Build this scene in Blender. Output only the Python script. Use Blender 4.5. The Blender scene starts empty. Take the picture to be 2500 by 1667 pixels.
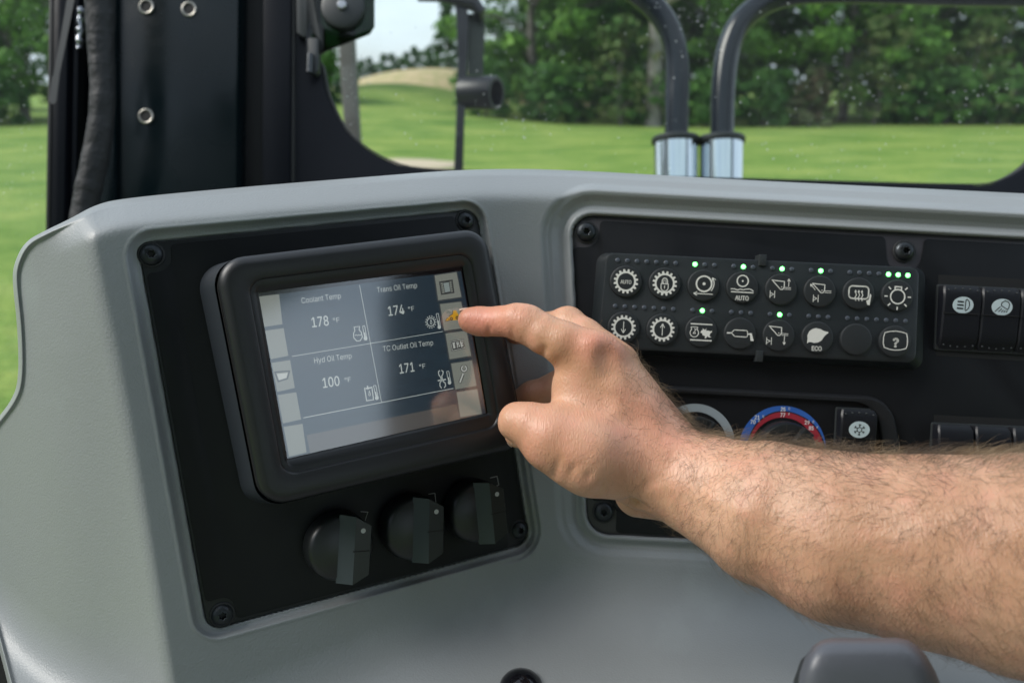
import bpy, math, random
import numpy as np
from mathutils import Vector, Matrix
random.seed(7); rng = np.random.default_rng(7)
R_ = math.radians
sc = bpy.context.scene
COL = sc.collection
# ------------------------------------------------------------------ camera
F_PX = 1900.0; CX, CY = 1250.0, 833.5
PITCH = R_(18.4); CAMH = 2.3
CPOS = np.array([0, 0, CAMH])
AX = np.array([1.0, 0, 0])
AD = np.array([0, -math.sin(PITCH), -math.cos(PITCH)])      # image down
AF = np.array([0, math.cos(PITCH), -math.sin(PITCH)])       # forward
cam_d = bpy.data.cameras.new('camera'); cam = bpy.data.objects.new('camera', cam_d); COL.objects.link(cam)
cam.location = CPOS; cam.rotation_euler = (R_(90) - PITCH, 0, 0)
cam_d.sensor_width = 36; cam_d.lens = F_PX / 2500 * 36
cam_d.clip_start = 0.02; cam_d.clip_end = 3000
cam_d.dof.use_dof = True; cam_d.dof.focus_distance = 0.475; cam_d.dof.aperture_fstop = 6.8
sc.camera = cam
# ------------------------------------------------------------------ world and sun (overcast)
SUN_EL, SUN_AZ = R_(44), R_(-98)      # azimuth: clockwise from +Y ; sun high on the left, in front
w = bpy.data.worlds.new('World'); sc.world = w; w.use_nodes = True
nt = w.node_tree; nt.nodes.clear()
def nd(tree, typ, **kw):
    n = tree.nodes.new(typ)
    for k, v in kw.items():
        if k.startswith('i_'): n.inputs[k[2:].replace('_', ' ')].default_value = v
        else: setattr(n, k, v)
    return n
wo = nd(nt, 'ShaderNodeOutputWorld'); bg = nd(nt, 'ShaderNodeBackground'); bg.inputs['Strength'].default_value = 0.1
sky = nd(nt, 'ShaderNodeTexSky', sky_type='NISHITA', sun_disc=False, sun_elevation=SUN_EL, sun_rotation=SUN_AZ, dust_density=2.0)
tc = nd(nt, 'ShaderNodeTexCoord'); mp = nd(nt, 'ShaderNodeMapping'); mp.inputs['Scale'].default_value = (1, 1, 4.0)
nz = nd(nt, 'ShaderNodeTexNoise'); nz.inputs['Scale'].default_value = 2.3; nz.inputs['Detail'].default_value = 7; nz.inputs['Roughness'].default_value = .55
cr = nd(nt, 'ShaderNodeValToRGB'); cr.color_ramp.elements[0].position = .36; cr.color_ramp.elements[1].position = .62
cr.color_ramp.elements[0].color = (.55, .55, .55, 1); cr.color_ramp.elements[1].color = (1, 1, 1, 1)
mx = nd(nt, 'ShaderNodeMix', data_type='RGBA'); mx.inputs[7].default_value = (5.0, 5.8, 6.6, 1)
for a, b in ((tc.outputs['Generated'], mp.inputs['Vector']), (mp.outputs[0], nz.inputs['Vector']), (nz.outputs[0], cr.inputs[0]),
             (cr.outputs[0], mx.inputs[0]), (sky.outputs[0], mx.inputs[6]), (mx.outputs[2], bg.inputs['Color']), (bg.outputs[0], wo.inputs['Surface'])):
    nt.links.new(a, b)
sl = bpy.data.lights.new('sun', 'SUN'); sun = bpy.data.objects.new('sun', sl); COL.objects.link(sun)
sl.energy = 2.0; sl.angle = R_(32); sl.color = (1, .96, .9)
sd = Vector((math.sin(SUN_AZ) * math.cos(SUN_EL), math.cos(SUN_AZ) * math.cos(SUN_EL), math.sin(SUN_EL)))
sun.rotation_euler = sd.to_track_quat('Z', 'Y').to_euler()
sc.view_settings.view_transform = 'Standard'; sc.view_settings.look = 'None'
sc.view_settings.exposure = 0.95; sc.view_settings.gamma = 1.0
# ------------------------------------------------------------------ materials
MATS = {}
def mat(name, col, rough=.5, metal=0, bump=None, spec=.5, coat=0, emit=None, var=None, wear=None):
    """bump=(scale, strength, distance, kind)  var=(scale, colour2, lo, hi)"""
    if name in MATS: return MATS[name]
    m = bpy.data.materials.new(name); m.use_nodes = True; t = m.node_tree; b = t.nodes['Principled BSDF']
    b.inputs['Base Color'].default_value = (*col, 1); b.inputs['Roughness'].default_value = rough
    b.inputs['Metallic'].default_value = metal; b.inputs['Specular IOR Level'].default_value = spec
    b.inputs['Coat Weight'].default_value = coat; b.inputs['Coat Roughness'].default_value = .08
    co = nd(t, 'ShaderNodeTexCoord')
    if emit: b.inputs['Emission Color'].default_value = (*emit[:3], 1); b.inputs['Emission Strength'].default_value = emit[3]
    if var:
        n = nd(t, 'ShaderNodeTexNoise'); n.inputs['Scale'].default_value = var[0]; n.inputs['Detail'].default_value = 6
        r = nd(t, 'ShaderNodeMapRange'); r.inputs[1].default_value = var[2]; r.inputs[2].default_value = var[3]
        x = nd(t, 'ShaderNodeMix', data_type='RGBA'); x.inputs[6].default_value = (*col, 1); x.inputs[7].default_value = (*var[1], 1)
        t.links.new(co.outputs['Object'], n.inputs['Vector']); t.links.new(n.outputs[0], r.inputs[0])
        t.links.new(r.outputs[0], x.inputs[0]); t.links.new(x.outputs[2], b.inputs['Base Color'])
    if wear:
        n = nd(t, 'ShaderNodeTexNoise'); n.inputs['Scale'].default_value = wear[0]; n.inputs['Detail'].default_value = 8
        r = nd(t, 'ShaderNodeMapRange'); r.inputs[1].default_value = .35; r.inputs[2].default_value = .7
        r.inputs[3].default_value = wear[1]; r.inputs[4].default_value = wear[2]
        t.links.new(co.outputs['Object'], n.inputs['Vector']); t.links.new(n.outputs[0], r.inputs[0]); t.links.new(r.outputs[0], b.inputs['Roughness'])
    if bump:
        if bump[3] == 'voro':
            n = nd(t, 'ShaderNodeTexVoronoi', feature='SMOOTH_F1'); n.inputs['Scale'].default_value = bump[0]; o = n.outputs['Distance']
        else:
            n = nd(t, 'ShaderNodeTexNoise'); n.inputs['Scale'].default_value = bump[0]; n.inputs['Detail'].default_value = 4; o = n.outputs[0]
        bu = nd(t, 'ShaderNodeBump'); bu.inputs['Strength'].default_value = bump[1]; bu.inputs['Distance'].default_value = bump[2]
        t.links.new(co.outputs['Object'], n.inputs['Vector']); t.links.new(o, bu.inputs['Height']); t.links.new(bu.outputs[0], b.inputs['Normal'])
    MATS[name] = m; return m
GREY = mat('grey_moulded_plastic', (.226, .242, .248), .42, bump=(760, .42, .0006, 'noise'), wear=(6, .36, .5), var=(11, (.262, .288, .292), .58, .74))
PLATE = mat('black_matt_plate', (.0065, .0075, .0095), .55, spec=.22, bump=(900, .12, .0002, 'noise'), wear=(25, .42, .6))
PLATE2 = mat('black_smooth_plate', (.014, .016, .019), .42, spec=.35, bump=(300, .1, .0002, 'noise'))
BEZEL = mat('bezel_plastic', (.008, .009, .011), .42, spec=.5, bump=(1500, .35, .0002, 'noise'))
HOUSE = mat('housing_plastic', (.022, .027, .034), .42, bump=(1400, .6, .0003, 'noise'))
RUBBER = mat('black_rubber', (.018, .022, .024), .48, bump=(900, .15, .0002, 'noise'))
BUTTON = mat('button_rubber', (.016, .019, .021), .5, spec=.45, bump=(900, .15, .0002, 'noise'))
ICON = mat('icon_ink', (.66, .66, .61), .6)
DARK = mat('dark_void', (.003, .003, .0035), .7)
SCREWM = mat('black_oxide_steel', (.035, .04, .045), .38, .75, bump=(500, .5, .0004, 'noise'), wear=(300, .3, .6))
KNOBM = mat('knob_plastic', (.010, .012, .013), .36, spec=.5, bump=(800, .2, .0002, 'noise'))
KNOB_LIT = mat('knob_grip_plastic', (.03, .040, .046), .42, spec=.5, bump=(800, .2, .0002, 'noise'))  # lighter copy of the knob plastic: lit look painted on the grip sides
ROCK = mat('rocker_plastic', (.007, .008, .011), .38, spec=.3)
OVAL = mat('oval_lens', (.5, .6, .63), .35)
LEDOFF = mat('unlit_led', (.055, .066, .085), .4)
LEDON = mat('lit_led', (.3, 1, .35), .4, emit=(.12, 1.0, .16, 3.2))
# ------------------------------------------------------------------ helpers
def c2w(P):
    P = np.asarray(P, float); return CPOS + P[..., 0:1] * AX + P[..., 1:2] * AD + P[..., 2:3] * AF
def unp(px, py, z): return c2w([(px - CX) / F_PX * z, (py - CY) / F_PX * z, z])
def tag(o, label=None, cat=None, group=None, kind=None):
    if label: o['label'] = label
    if cat: o['category'] = cat
    if group: o['group'] = group
    if kind: o['kind'] = kind
    return o
def set_mesh(me, V, Fc, m, smooth=True, ang=35):
    me.from_pydata([tuple(v) for v in V], [], Fc)
    me.materials.append(m); me.validate(); me.update()
    if smooth:
        me.polygons.foreach_set('use_smooth', np.ones(len(me.polygons), bool))
        if ang: me.set_sharp_from_angle(angle=R_(ang))
    return me
def grid_mesh(me, V, quads, m):
    V = np.asarray(V, np.float32); quads = np.asarray(quads, np.int32)
    me.vertices.add(len(V)); me.vertices.foreach_set('co', V.ravel())
    k = quads.shape[1]
    me.loops.add(quads.size); me.loops.foreach_set('vertex_index', quads.ravel())
    me.polygons.add(len(quads)); me.polygons.foreach_set('loop_start', np.arange(0, quads.size, k, dtype=np.int32))
    me.materials.append(m); me.update(calc_edges=True)
    me.polygons.foreach_set('use_smooth', np.ones(len(quads), bool)); me.validate()
def empty(name, M): 
    o = bpy.data.objects.new(name, None); o.empty_display_size = .02; COL.objects.link(o)
    o.matrix_world = Matrix(M) if not isinstance(M, Matrix) else M
    return o
def at(p): return Matrix.Translation(Vector(p))
def rounded(pts, r, seg=6):
    out = []; n = len(pts)
    for i in range(n):
        p0, p1, p2 = (np.array(pts[(i + k) % n], float) for k in (-1, 0, 1))
        rr = r[i] if isinstance(r, (list, tuple)) else r
        a = p0 - p1; b = p2 - p1; la, lb = np.linalg.norm(a), np.linalg.norm(b)
        if rr <= 0: out += [p1] * (seg + 1); continue
        a /= la; b /= lb; c = np.clip(a @ b, -1, 1); th = math.acos(c)
        t = min(rr / max(math.tan(th / 2), 1e-3), la * .49, lb * .49); rr = t * math.tan(th / 2)
        A, B = p1 + a * t, p1 + b * t; m = a + b; m /= max(np.linalg.norm(m), 1e-9); cen = p1 + m * (rr / math.sin(th / 2))
        va, vb = A - cen, B - cen; ang0 = math.atan2(va[1], va[0]); d = math.atan2(vb[1], vb[0]) - ang0
        d = (d + math.pi) % (2 * math.pi) - math.pi
        for k in range(seg + 1):
            an = ang0 + d * k / seg; out.append(cen + rr * np.array([math.cos(an), math.sin(an)]))
    return [tuple(p) for p in out]
def area(P): P = np.array(P); x, y = P[:, 0], P[:, 1]; return .5 * np.sum(x * np.roll(y, -1) - y * np.roll(x, -1))
def inset(P, d):
    P = np.array(P, float); s = 1 if area(P) > 0 else -1; n = len(P); out = np.empty_like(P)
    for i in range(n):
        j = 1
        while np.linalg.norm(P[i] - P[i - j]) < 1e-9 and j < n: j += 1
        k = 1
        while np.linalg.norm(P[(i + k) % n] - P[i]) < 1e-9 and k < n: k += 1
        a = P[i] - P[i - j]; b = P[(i + k) % n] - P[i]
        a /= np.linalg.norm(a); b /= np.linalg.norm(b)
        na, nb = np.array([-a[1], a[0]]) * s, np.array([-b[1], b[0]]) * s
        m = na + nb; L = np.linalg.norm(m); m = m / L if L > 1e-6 else na
        out[i] = P[i] + m * d / max(m @ na, .5)
    return [tuple(p) for p in out]
def circ(cx, cy, r, n=24, ry=None, a0=0): return [(cx + r * math.cos(a0 + 2 * math.pi * i / n), cy + (ry or r) * math.sin(a0 + 2 * math.pi * i / n)) for i in range(n)]
class MB:
    def __init__(s): s.V = []; s.F = []
    def loft(s, loops, cap0=False, cap1=True):
        n = len(loops[0]); b = len(s.V)
        for L in loops: s.V += [tuple(p) for p in L]
        for k in range(len(loops) - 1):
            for i in range(n):
                j = (i + 1) % n; s.F.append((b + k * n + i, b + k * n + j, b + (k + 1) * n + j, b + (k + 1) * n + i))
        if cap0: s.F.append(tuple(b + i for i in reversed(range(n))))
        if cap1: s.F.append(tuple(b + (len(loops) - 1) * n + i for i in range(n)))
        return s
    def prism(s, P, z0, z1, bev=0, cap0=False, draft=0):
        if area(P) < 0: P = P[::-1]
        Z = lambda Q, z: [(x, y, z) for x, y in Q]
        if bev:
            Pt = inset(P, draft) if draft else P
            L = [Z(P, z0), Z(Pt, z1 - bev), Z(inset(Pt, bev * .3), z1 - bev * .3), Z(inset(Pt, bev), z1)]
        else: L = [Z(P, z0), Z(P, z1)]
        return s.loft(L, cap0)
    def lathe(s, prof, c=(0, 0), n=32, cap1=True, cap0=False):
        return s.loft([[(c[0] + r * math.cos(2 * math.pi * i / n), c[1] + r * math.sin(2 * math.pi * i / n), z) for i in range(n)] for r, z in prof], cap0, cap1)
    def ring(s, c, r0, r1, z0, z1, n=40, a0=0, a1=2 * math.pi, ry=1):
        full = abs(a1 - a0) > 6.28; m = n if full else n + 1; b = len(s.V)
        for i in range(m):
            a = a0 + (a1 - a0) * i / n
            for r, z in ((r1, z0), (r1, z1), (r0, z1), (r0, z0)): s.V.append((c[0] + r * math.cos(a), c[1] + r * ry * math.sin(a), z))
        for i in range(n if full else n):
            j = (i + 1) % m
            for k in range(3): s.F.append((b + 4 * i + k, b + 4 * j + k, b + 4 * j + k + 1, b + 4 * i + k + 1))
        return s
    def stroke(s, pts, wd, z0, z1, closed=False):
        P = [np.array(p, float) for p in pts]; n = len(P)
        segs = [(P[i], P[(i + 1) % n]) for i in range(n if closed else n - 1)]
        for a, b in segs:
            d = b - a; L = np.linalg.norm(d)
            if L < 1e-9: continue
            d /= L; e = d * wd * .5 * (.7 if n > 2 else 0); q = np.array([-d[1], d[0]]) * wd / 2
            s.prism([tuple(a - e - q), tuple(b + e - q), tuple(b + e + q), tuple(a - e + q)], z0, z1)
            z1 += 1e-6
        return s
    def box(s, x0, x1, y0, y1, z0, z1, bev=0, r=0):
        P = [(x0, y0), (x1, y0), (x1, y1), (x0, y1)]
        if r: P = rounded(P, r, 5)
        return s.prism(P, z0, z1, bev, cap0=True)
    def tube(s, pts, rad, n=12, cap=True):
        P = np.array(pts, float); m = len(P)
        T = np.gradient(P, axis=0); T /= np.linalg.norm(T, axis=1)[:, None]
        up = np.array([0, 0, 1.0]) if abs(T[0][2]) < .9 else np.array([1.0, 0, 0]); L = []
        u = np.cross(T[0], up); u /= np.linalg.norm(u)
        for i in range(m):
            u = u - T[i] * (u @ T[i]); u /= np.linalg.norm(u); v = np.cross(T[i], u)
            r = rad[i] if hasattr(rad, '__len__') else rad
            L.append([tuple(P[i] + r * (math.cos(2 * math.pi * k / n) * u + math.sin(2 * math.pi * k / n) * v)) for k in range(n)])
        return s.loft(L, cap, cap)
    def text(s, txt, x, y, h, z, align='CENTER', sx=1.0, bold=0, dz=.00008, rot=0):
        V, Fc = text_geo(txt, bold); V = V.copy(); wd = V[:, 0].max() - V[:, 0].min()
        off = V[:, 0].min() + (wd / 2 if align == 'CENTER' else 0)
        X = (V[:, 0] - off) * h * sx; Y = V[:, 1] * h; ZB_ = (np.arange(len(V)) // max(1, len(V) // 5)) * 4e-6 if bold and z < .5 else np.zeros(len(V)); c, sn = math.cos(rot), math.sin(rot)
        b = len(s.V); s.V += [(x + c * a - sn * e, y + sn * a + c * e, z + zz_) for a, e, zz_ in zip(X, Y, ZB_)]
        s.F += [tuple(b + i for i in f) for f in Fc]; return s
    def build(s, name, m, parent=None, M=None, smooth=True, ang=35):
        me = bpy.data.meshes.new(name); set_mesh(me, s.V, s.F, m, smooth, ang)
        o = bpy.data.objects.new(name, me); COL.objects.link(o)
        if parent is not None: o.parent = parent
        elif M is not None: o.matrix_world = M
        return o
_tc = {}
def ui_font():
    try:
        import os
        return bpy.data.fonts.load(os.path.join(bpy.utils.system_resource('DATAFILES'), 'fonts', 'Inter.woff2'))
    except Exception: return None
UIF = ui_font()      # the sans face that ships with Blender
def text_geo(txt, bold):
    if (txt, bold) in _tc: return _tc[(txt, bold)]
    cu = bpy.data.curves.new('t', 'FONT'); cu.body = txt; cu.size = 1; cu.resolution_u = 4
    if UIF: cu.font = UIF
    o = bpy.data.objects.new('t', cu); COL.objects.link(o); dg = bpy.context.evaluated_depsgraph_get()
    me = bpy.data.meshes.new_from_object(o.evaluated_get(dg))
    V = np.array([v.co[:] for v in me.vertices]); V = V / .7    # cap height 1
    Fc = [tuple(p.vertices) for p in me.polygons]
    if bold:      # heavier strokes: the outline laid over itself a little to each side
        n0, V0, F0 = len(V), V.copy(), list(Fc); V = np.zeros((0, 3)); Fc = []
        for i, (dx, dy) in enumerate(((-1, 0), (1, 0), (0, .7), (0, -.7), (0, 0))):
            V = np.concatenate([V, V0 + np.array([dx * bold, dy * bold, 0])]); Fc += [tuple(q_ + i * n0 for q_ in f) for f in F0]
    bpy.data.objects.remove(o); bpy.data.curves.remove(cu); bpy.data.meshes.remove(me)
    _tc[(txt, bold)] = (V, Fc); return V, Fc
def copy_tree(o, M=None, parent=None):
    c = o.copy(); COL.objects.link(c)
    if parent is not None: c.parent = parent; c.matrix_parent_inverse = o.matrix_parent_inverse.copy()
    if M is not None: c.matrix_world = M
    for ch in list(o.children): copy_tree(ch, None, c)
    return c
class Frame:
    """a real plane in the cab: origin O, eu right, ed down, n toward the viewer (camera axes)"""
    def __init__(s, O, eu, ed):
        s.O = np.array(O, float); s.eu = np.array(eu, float); s.ed = np.array(ed, float); s.nin = np.cross(s.eu, s.ed)
        R = [x[0] * AX + x[1] * AD + x[2] * AF for x in (s.eu, -s.ed, -s.nin)]
        M = np.eye(4); M[:3, 0], M[:3, 1], M[:3, 2] = R; M[:3, 3] = c2w(s.O); s.M = Matrix(M.tolist())
    def hit(s, px, py, off=0):
        r = np.array([(px - CX) / F_PX, (py - CY) / F_PX, 1.0]); O = s.O - s.nin * off; return r * ((O @ s.nin) / (r @ s.nin))
    def uv(s, px, py, off=0):
        P = s.hit(px, py, off) - s.O; return (P @ s.eu, -(P @ s.ed))
    def uvs(s, pts, off=0): return [s.uv(x, y, off) for x, y in pts]
    def Mat(s, u, v, zz=0): return s.M @ Matrix.Translation((u, v, zz))
K = 2500 / 2352
def q(*a): return [(x * K, y * K) for x, y in a]
EU = np.array([0.87553286, -0.16747262, 0.45320539]); ED = np.array([0.14794278, 0.98587529, 0.07850381])
OL = np.array([-0.1429561, -0.0254989, 0.44043554])
FL = Frame(OL, EU, ED)          # plane of the monitor glass; plate plane is 36 mm behind it
PO = -.036
ZR = .565; rr = R_(2.75)
FR = Frame([0, 0, ZR], [math.cos(rr), math.sin(rr), 0], [-math.sin(rr), math.cos(rr), 0])
# ------------------------------------------------------------------ dashboard moulding
def resample(P, n):
    P = np.array(P, float); d = np.r_[0, np.cumsum(np.linalg.norm(np.diff(P, axis=0), axis=1))]
    s = np.linspace(0, d[-1], n); return np.c_[np.interp(s, d, P[:, 0]), np.interp(s, d, P[:, 1])]
def chaikin(P, k=2):
    P = np.array(P, float)
    for _ in range(k):
        Q = [P[0]]
        for a, b in zip(P[:-1], P[1:]): Q += [.75 * a + .25 * b, .25 * a + .75 * b]
        Q.append(P[-1]); P = np.array(Q)
    return P
SIL = [(90, 1900), (45, 1772), (0, 1590), (-60, 1380), (-90, 1200), (-60, 1090), (-10, 1026), (30, 975), (46, 925), (43, 800), (30, 690), (33, 645), (60, 590), (112, 562), (170, 535), (232, 500), (300, 484),
       (600, 456), (900, 432), (1100, 416), (1250, 412), (1400, 416), (1600, 427), (1800, 439), (2200, 458), (2700, 482)]
BOT = [(100, 1900), (110, 1902), (125, 1904), (140, 1905), (160, 1906), (180, 1906), (200, 1906), (230, 1906), (260, 1906), (300, 1906), (340, 1906), (360, 1906), (385, 1906), (420, 1906), (450, 1906), (480, 1906), (520, 1906),
       (720, 1906), (960, 1906), (1110, 1906), (1250, 1906), (1400, 1906), (1600, 1906), (1800, 1906), (2200, 1906), (2700, 1906)]
def dash_field():
    S = np.array(SIL, float); B = np.array(BOT, float)
    seg = np.r_[0, np.cumsum(np.linalg.norm(np.diff(S, axis=0), axis=1))]
    # smooth the silhouette
    Sd = chaikin(S, 3); Bd = chaikin(B, 3)
    sd_ = np.r_[0, np.cumsum(np.linalg.norm(np.diff(Sd, axis=0), axis=1))]
    NS = 1150; ss = np.linspace(0, sd_[-1], NS)
    T = np.c_[np.interp(ss, sd_, Sd[:, 0]), np.interp(ss, sd_, Sd[:, 1])]
    Bt = np.c_[np.interp(ss, sd_, Bd[:, 0]), np.interp(ss, sd_, Bd[:, 1])]
    NT = 480; t = np.linspace(0, 1, NT); t = t ** 1.12
    X = T[:, None, 0] * (1 - t) + Bt[:, None, 0] * t; Y = T[:, None, 1] * (1 - t) + Bt[:, None, 1] * t
    return X, Y, Sd
def smax(a, b, k): h = np.clip(.5 + .5 * (a - b) / k, 0, 1); return b + (a - b) * h + k * h * (1 - h)
def smin(a, b, k): return -smax(-a, -b, k)
def plane_w(p1, p2, p3):
    n = np.cross(p2 - p1, p3 - p1); d = n @ p1; return n / d
def wof(nv, X, Y): return nv[0] * (X - CX) / F_PX + nv[1] * (Y - CY) / F_PX + nv[2]
def sdf_poly(X, Y, P):
    P = np.array(P, float); d = np.full(X.shape, 1e9); ins = np.zeros(X.shape, bool)
    n = len(P)
    for i in range(n):
        a, b = P[i], P[(i + 1) % n]; e = b - a
        t = np.clip(((X - a[0]) * e[0] + (Y - a[1]) * e[1]) / (e @ e + 1e-12), 0, 1)
        d = np.minimum(d, np.hypot(X - a[0] - t * e[0], Y - a[1] - t * e[1]))
        c = ((a[1] > Y) != (b[1] > Y)) & (X < (b[0] - a[0]) * (Y - a[1]) / (b[1] - a[1] + 1e-12) + a[0]); ins ^= c
    return np.where(ins, -d, d)
L_PLATE = rounded(FL.uvs([(338, 595), (1161, 514.5), (1290, 1323), (508, 1536)], PO), .009, 6)
R_PLATE = rounded(FR.uvs([(1397, 525), (2800, 603), (2780, 1370), (1437, 1300)], 0), [.014, .01, .01, .016], 6)
X, Y, Sd = dash_field()
DPROUD = .006
L0 = FL.O - FL.nin * (PO + DPROUD); nL = FL.nin / (FL.nin @ L0)
WL = wof(nL, X, Y)
WR = np.full(X.shape, 1 / (ZR - DPROUD))
def onL(px, py):
    r = np.array([(px - CX) / F_PX, (py - CY) / F_PX, 1.0]); return r / (nL @ r)
ray = lambda px, py, z: np.array([(px - CX) / F_PX * z, (py - CY) / F_PX * z, z])
nW = plane_w(onL(222, 600), onL(432, 1760), ray(30, 1000, .50)); WW = wof(nW, X, Y)
th = PITCH; hs = .345; up_ = np.array([0, -math.cos(R_(23)), -math.sin(R_(23))])
Psh = ray(1300, 1490, ZR - DPROUD); WS = wof(up_ / (up_ @ Psh), X, Y)
# gentle swelling of the wing
WW = WW + .012 * np.sin((X - 60) / 55.) * np.clip((Y - 560) / 300, 0, 1)
Wd = smin(WL, WW, .035)
Wd = smax(Wd, WR, .07)
Wd = smax(Wd, WS, .16)
D = 1 / Wd
# plates sit in recesses
r3 = np.stack([(X - CX) / F_PX, (Y - CY) / F_PX, np.ones_like(X)], -1)
def recess(D, Fm, off, poly, prof, reach):
    O = Fm.O - Fm.nin * off; P = r3 * ((O @ Fm.nin) / (r3 @ Fm.nin))[..., None] - Fm.O
    U, V = P @ Fm.eu, -(P @ Fm.ed)
    m = (U > min(p[0] for p in poly) - reach) & (U < max(p[0] for p in poly) + reach) & (V > min(p[1] for p in poly) - reach) & (V < max(p[1] for p in poly) + reach)
    d = np.full(X.shape, 1.0); d[m] = sdf_poly(U[m], V[m], poly)
    zp = (O @ Fm.nin) / (r3 @ Fm.nin)
    xs, ys = zip(*prof); h = np.interp(d, xs, ys)           # height over the plate plane
    cosn = 1.0 / np.abs(r3 @ Fm.nin)
    rec = zp - h * cosn * np.linalg.norm(r3, axis=-1) / np.linalg.norm(r3, axis=-1)
    k = np.clip((reach - d) / (reach * .25), 0, 1); k = k * k * (3 - 2 * k)
    return np.where(d < reach, D * (1 - k) + rec * k, D), d
D, dL = recess(D, FL, PO, L_PLATE, [(-1, -.003), (0.0004, -.003), (.0010, .0006), (.0030, .0008), (.0048, .0022), (.0066, .0050), (.0072, .0063), (.0082, .0064), (.0095, .0060), (1, .006)], .012)
# the top roll and the wing's rounded lip
dist = np.full(X.shape, 1e9); which = np.zeros(X.shape)
Sc = Sd[::2]
for i in range(len(Sc) - 1):
    a, b = Sc[i], Sc[i + 1]; e = b - a; t = np.clip(((X - a[0]) * e[0] + (Y - a[1]) * e[1]) / (e @ e + 1e-12), 0, 1)
    dd = np.hypot(X - a[0] - t * e[0], Y - a[1] - t * e[1]); m = dd < dist
    dist[m] = dd[m]; which[m] = (a[0] + t * e[0])[m]
side = 1 - np.clip((which - 80) / 200, 0, 1); side = side * side * (3 - 2 * side)            # 1 along the left wing, 0 along the top
sp = lambda x, k: np.log1p(np.exp(np.clip(x / k, -40, 40))) * k
top = .030 * sp(62 - dist, 7) / 62 + .012 * np.clip(1 - dist / 16, 0, 1) ** 2
lip = -.0035 * np.exp(-((dist - 9) / 5.0) ** 2) + .012 * np.clip(1 - dist / 9, 0, 1) ** 2
D = D + top * (1 - side) + lip * side
D, dR = recess(D, FR, 0, R_PLATE, [(-1, -.003), (0.0002, -.003), (.0008, .0022), (.0020, .0036), (.0036, .0036), (.0052, .0018), (.0075, .0004), (.011, .0016), (.016, .0048), (.021, .006), (1, .006)], .024)
P = np.stack([(X - CX) / F_PX * D, (Y - CY) / F_PX * D, D], -1)
# body carried on behind the visible edge
rows = [P]
for k, (fw, dn) in enumerate(((.004, .001), (.012, .006), (.03, .02), (.06, .10), (.07, .3))):
    e = P[:, :1].copy(); e[..., 2] += fw; s1 = side[:, :1]
    e[..., 1] += dn * (1 - s1); e[..., 0] += dn * .15 * s1; e[..., 2] += dn * .3 * s1
    rows.insert(0, e)
P = np.concatenate(rows, 1); P = P[::1]
NSn, NTn = P.shape[:2]
idx = np.arange(NSn * NTn).reshape(NSn, NTn)
quads = np.stack([idx[:-1, :-1], idx[:-1, 1:], idx[1:, 1:], idx[1:, :-1]], -1).reshape(-1, 4)
base = unp(1250, 1400, .56)
me = bpy.data.meshes.new('moulding'); grid_mesh(me, c2w(P.reshape(-1, 3)) - base, quads, GREY)
dash = empty('dashboard', at(base)); mo_ = bpy.data.objects.new('moulding', me); COL.objects.link(mo_); mo_.parent = dash
def dpart(o, M):
    o.parent = dash; o.matrix_basis = at(base).inverted() @ M; return o
tag(dash, 'grey grained plastic dashboard moulding with two recessed black panels', 'dashboard')
# ------------------------------------------------------------------ screws
def make_screw(r, Mx, label):
    root = empty('screw', Mx)
    b = MB(); n = 36; loops = []
    for rad, z in ((1, .0), (1.0, .10), (.96, .22), (.84, .38), (.66, .50), (.5, .55)): loops.append([(r * rad * math.cos(2 * math.pi * i / n), r * rad * math.sin(2 * math.pi * i / n), r * z) for i in range(n)])
    st = lambda s, z: [(r * s * (1 + .17 * math.cos(6 * 2 * math.pi * i / n)) * math.cos(2 * math.pi * i / n), r * s * (1 + .17 * math.cos(6 * 2 * math.pi * i / n)) * math.sin(2 * math.pi * i / n), r * z) for i in range(n)]
    loops += [st(.36, .575), st(.30, .53), st(.28, .1)]
    b.loft(loops); b.build('head', SCREWM, root)
    MB().lathe([(r * 1.16, -.0003), (r * 1.16, .0004), (r * 1.08, .0008), (r * .9, .0008)], n=36).build('washer', mat('washer_rubber', (.012, .013, .015), .6), root)
    tag(root, label, 'screw', 'screws holding the black panels'); return root
# ------------------------------------------------------------------ left panel
lp = dpart(MB().prism(L_PLATE, -.004, .0005, .0004, cap0=True).build('monitor_backplate', PLATE2), FL.Mat(0, 0, PO))
def notch_poly(poly_px, notches, Fm, off, ins, rn, r=.004):
    return None
A, B, C_, D_ = FL.uvs([(338, 595), (1161, 514.5), (1290, 1323), (508, 1536)], PO)
SCR_L = [FL.uv(x * K, y * K, PO) for x, y in ((347, 585), (1068, 507), (1191, 1216), (510, 1410))]
g = .0012; nn = .0165
pl = [(A[0] + g, A[1] - nn - .001), (A[0] + nn - .001, A[1] - nn), (A[0] + nn, A[1] - .0022), (B[0] - nn, B[1] - .0022), (B[0] - nn, B[1] - nn), (B[0] - g, B[1] - nn),
      (C_[0] - g, C_[1] + nn), (C_[0] - nn, C_[1] + nn), (C_[0] - nn, C_[1] + g), (D_[0] + nn, D_[1] + g), (D_[0] + nn, D_[1] + nn), (D_[0] + g, D_[1] + nn)]
MB().prism(rounded(pl, [.003, .008, .003] * 4, 6), .0005, .0011, .0002).build('overlay', PLATE, lp)
names = ['domed black star-drive screw in the upper left corner of the monitor panel', 'domed black star-drive screw above the right end of the monitor', 'dark screw in the lower right corner of the monitor panel', 'dusty screw in the lower left corner of the monitor panel']
for (u, v), nm in zip(SCR_L, names): make_screw(.0064, FL.Mat(u, v, PO + .0006) @ Matrix.Rotation(random.random() * 6, 4, 'Z'), nm)
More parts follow.
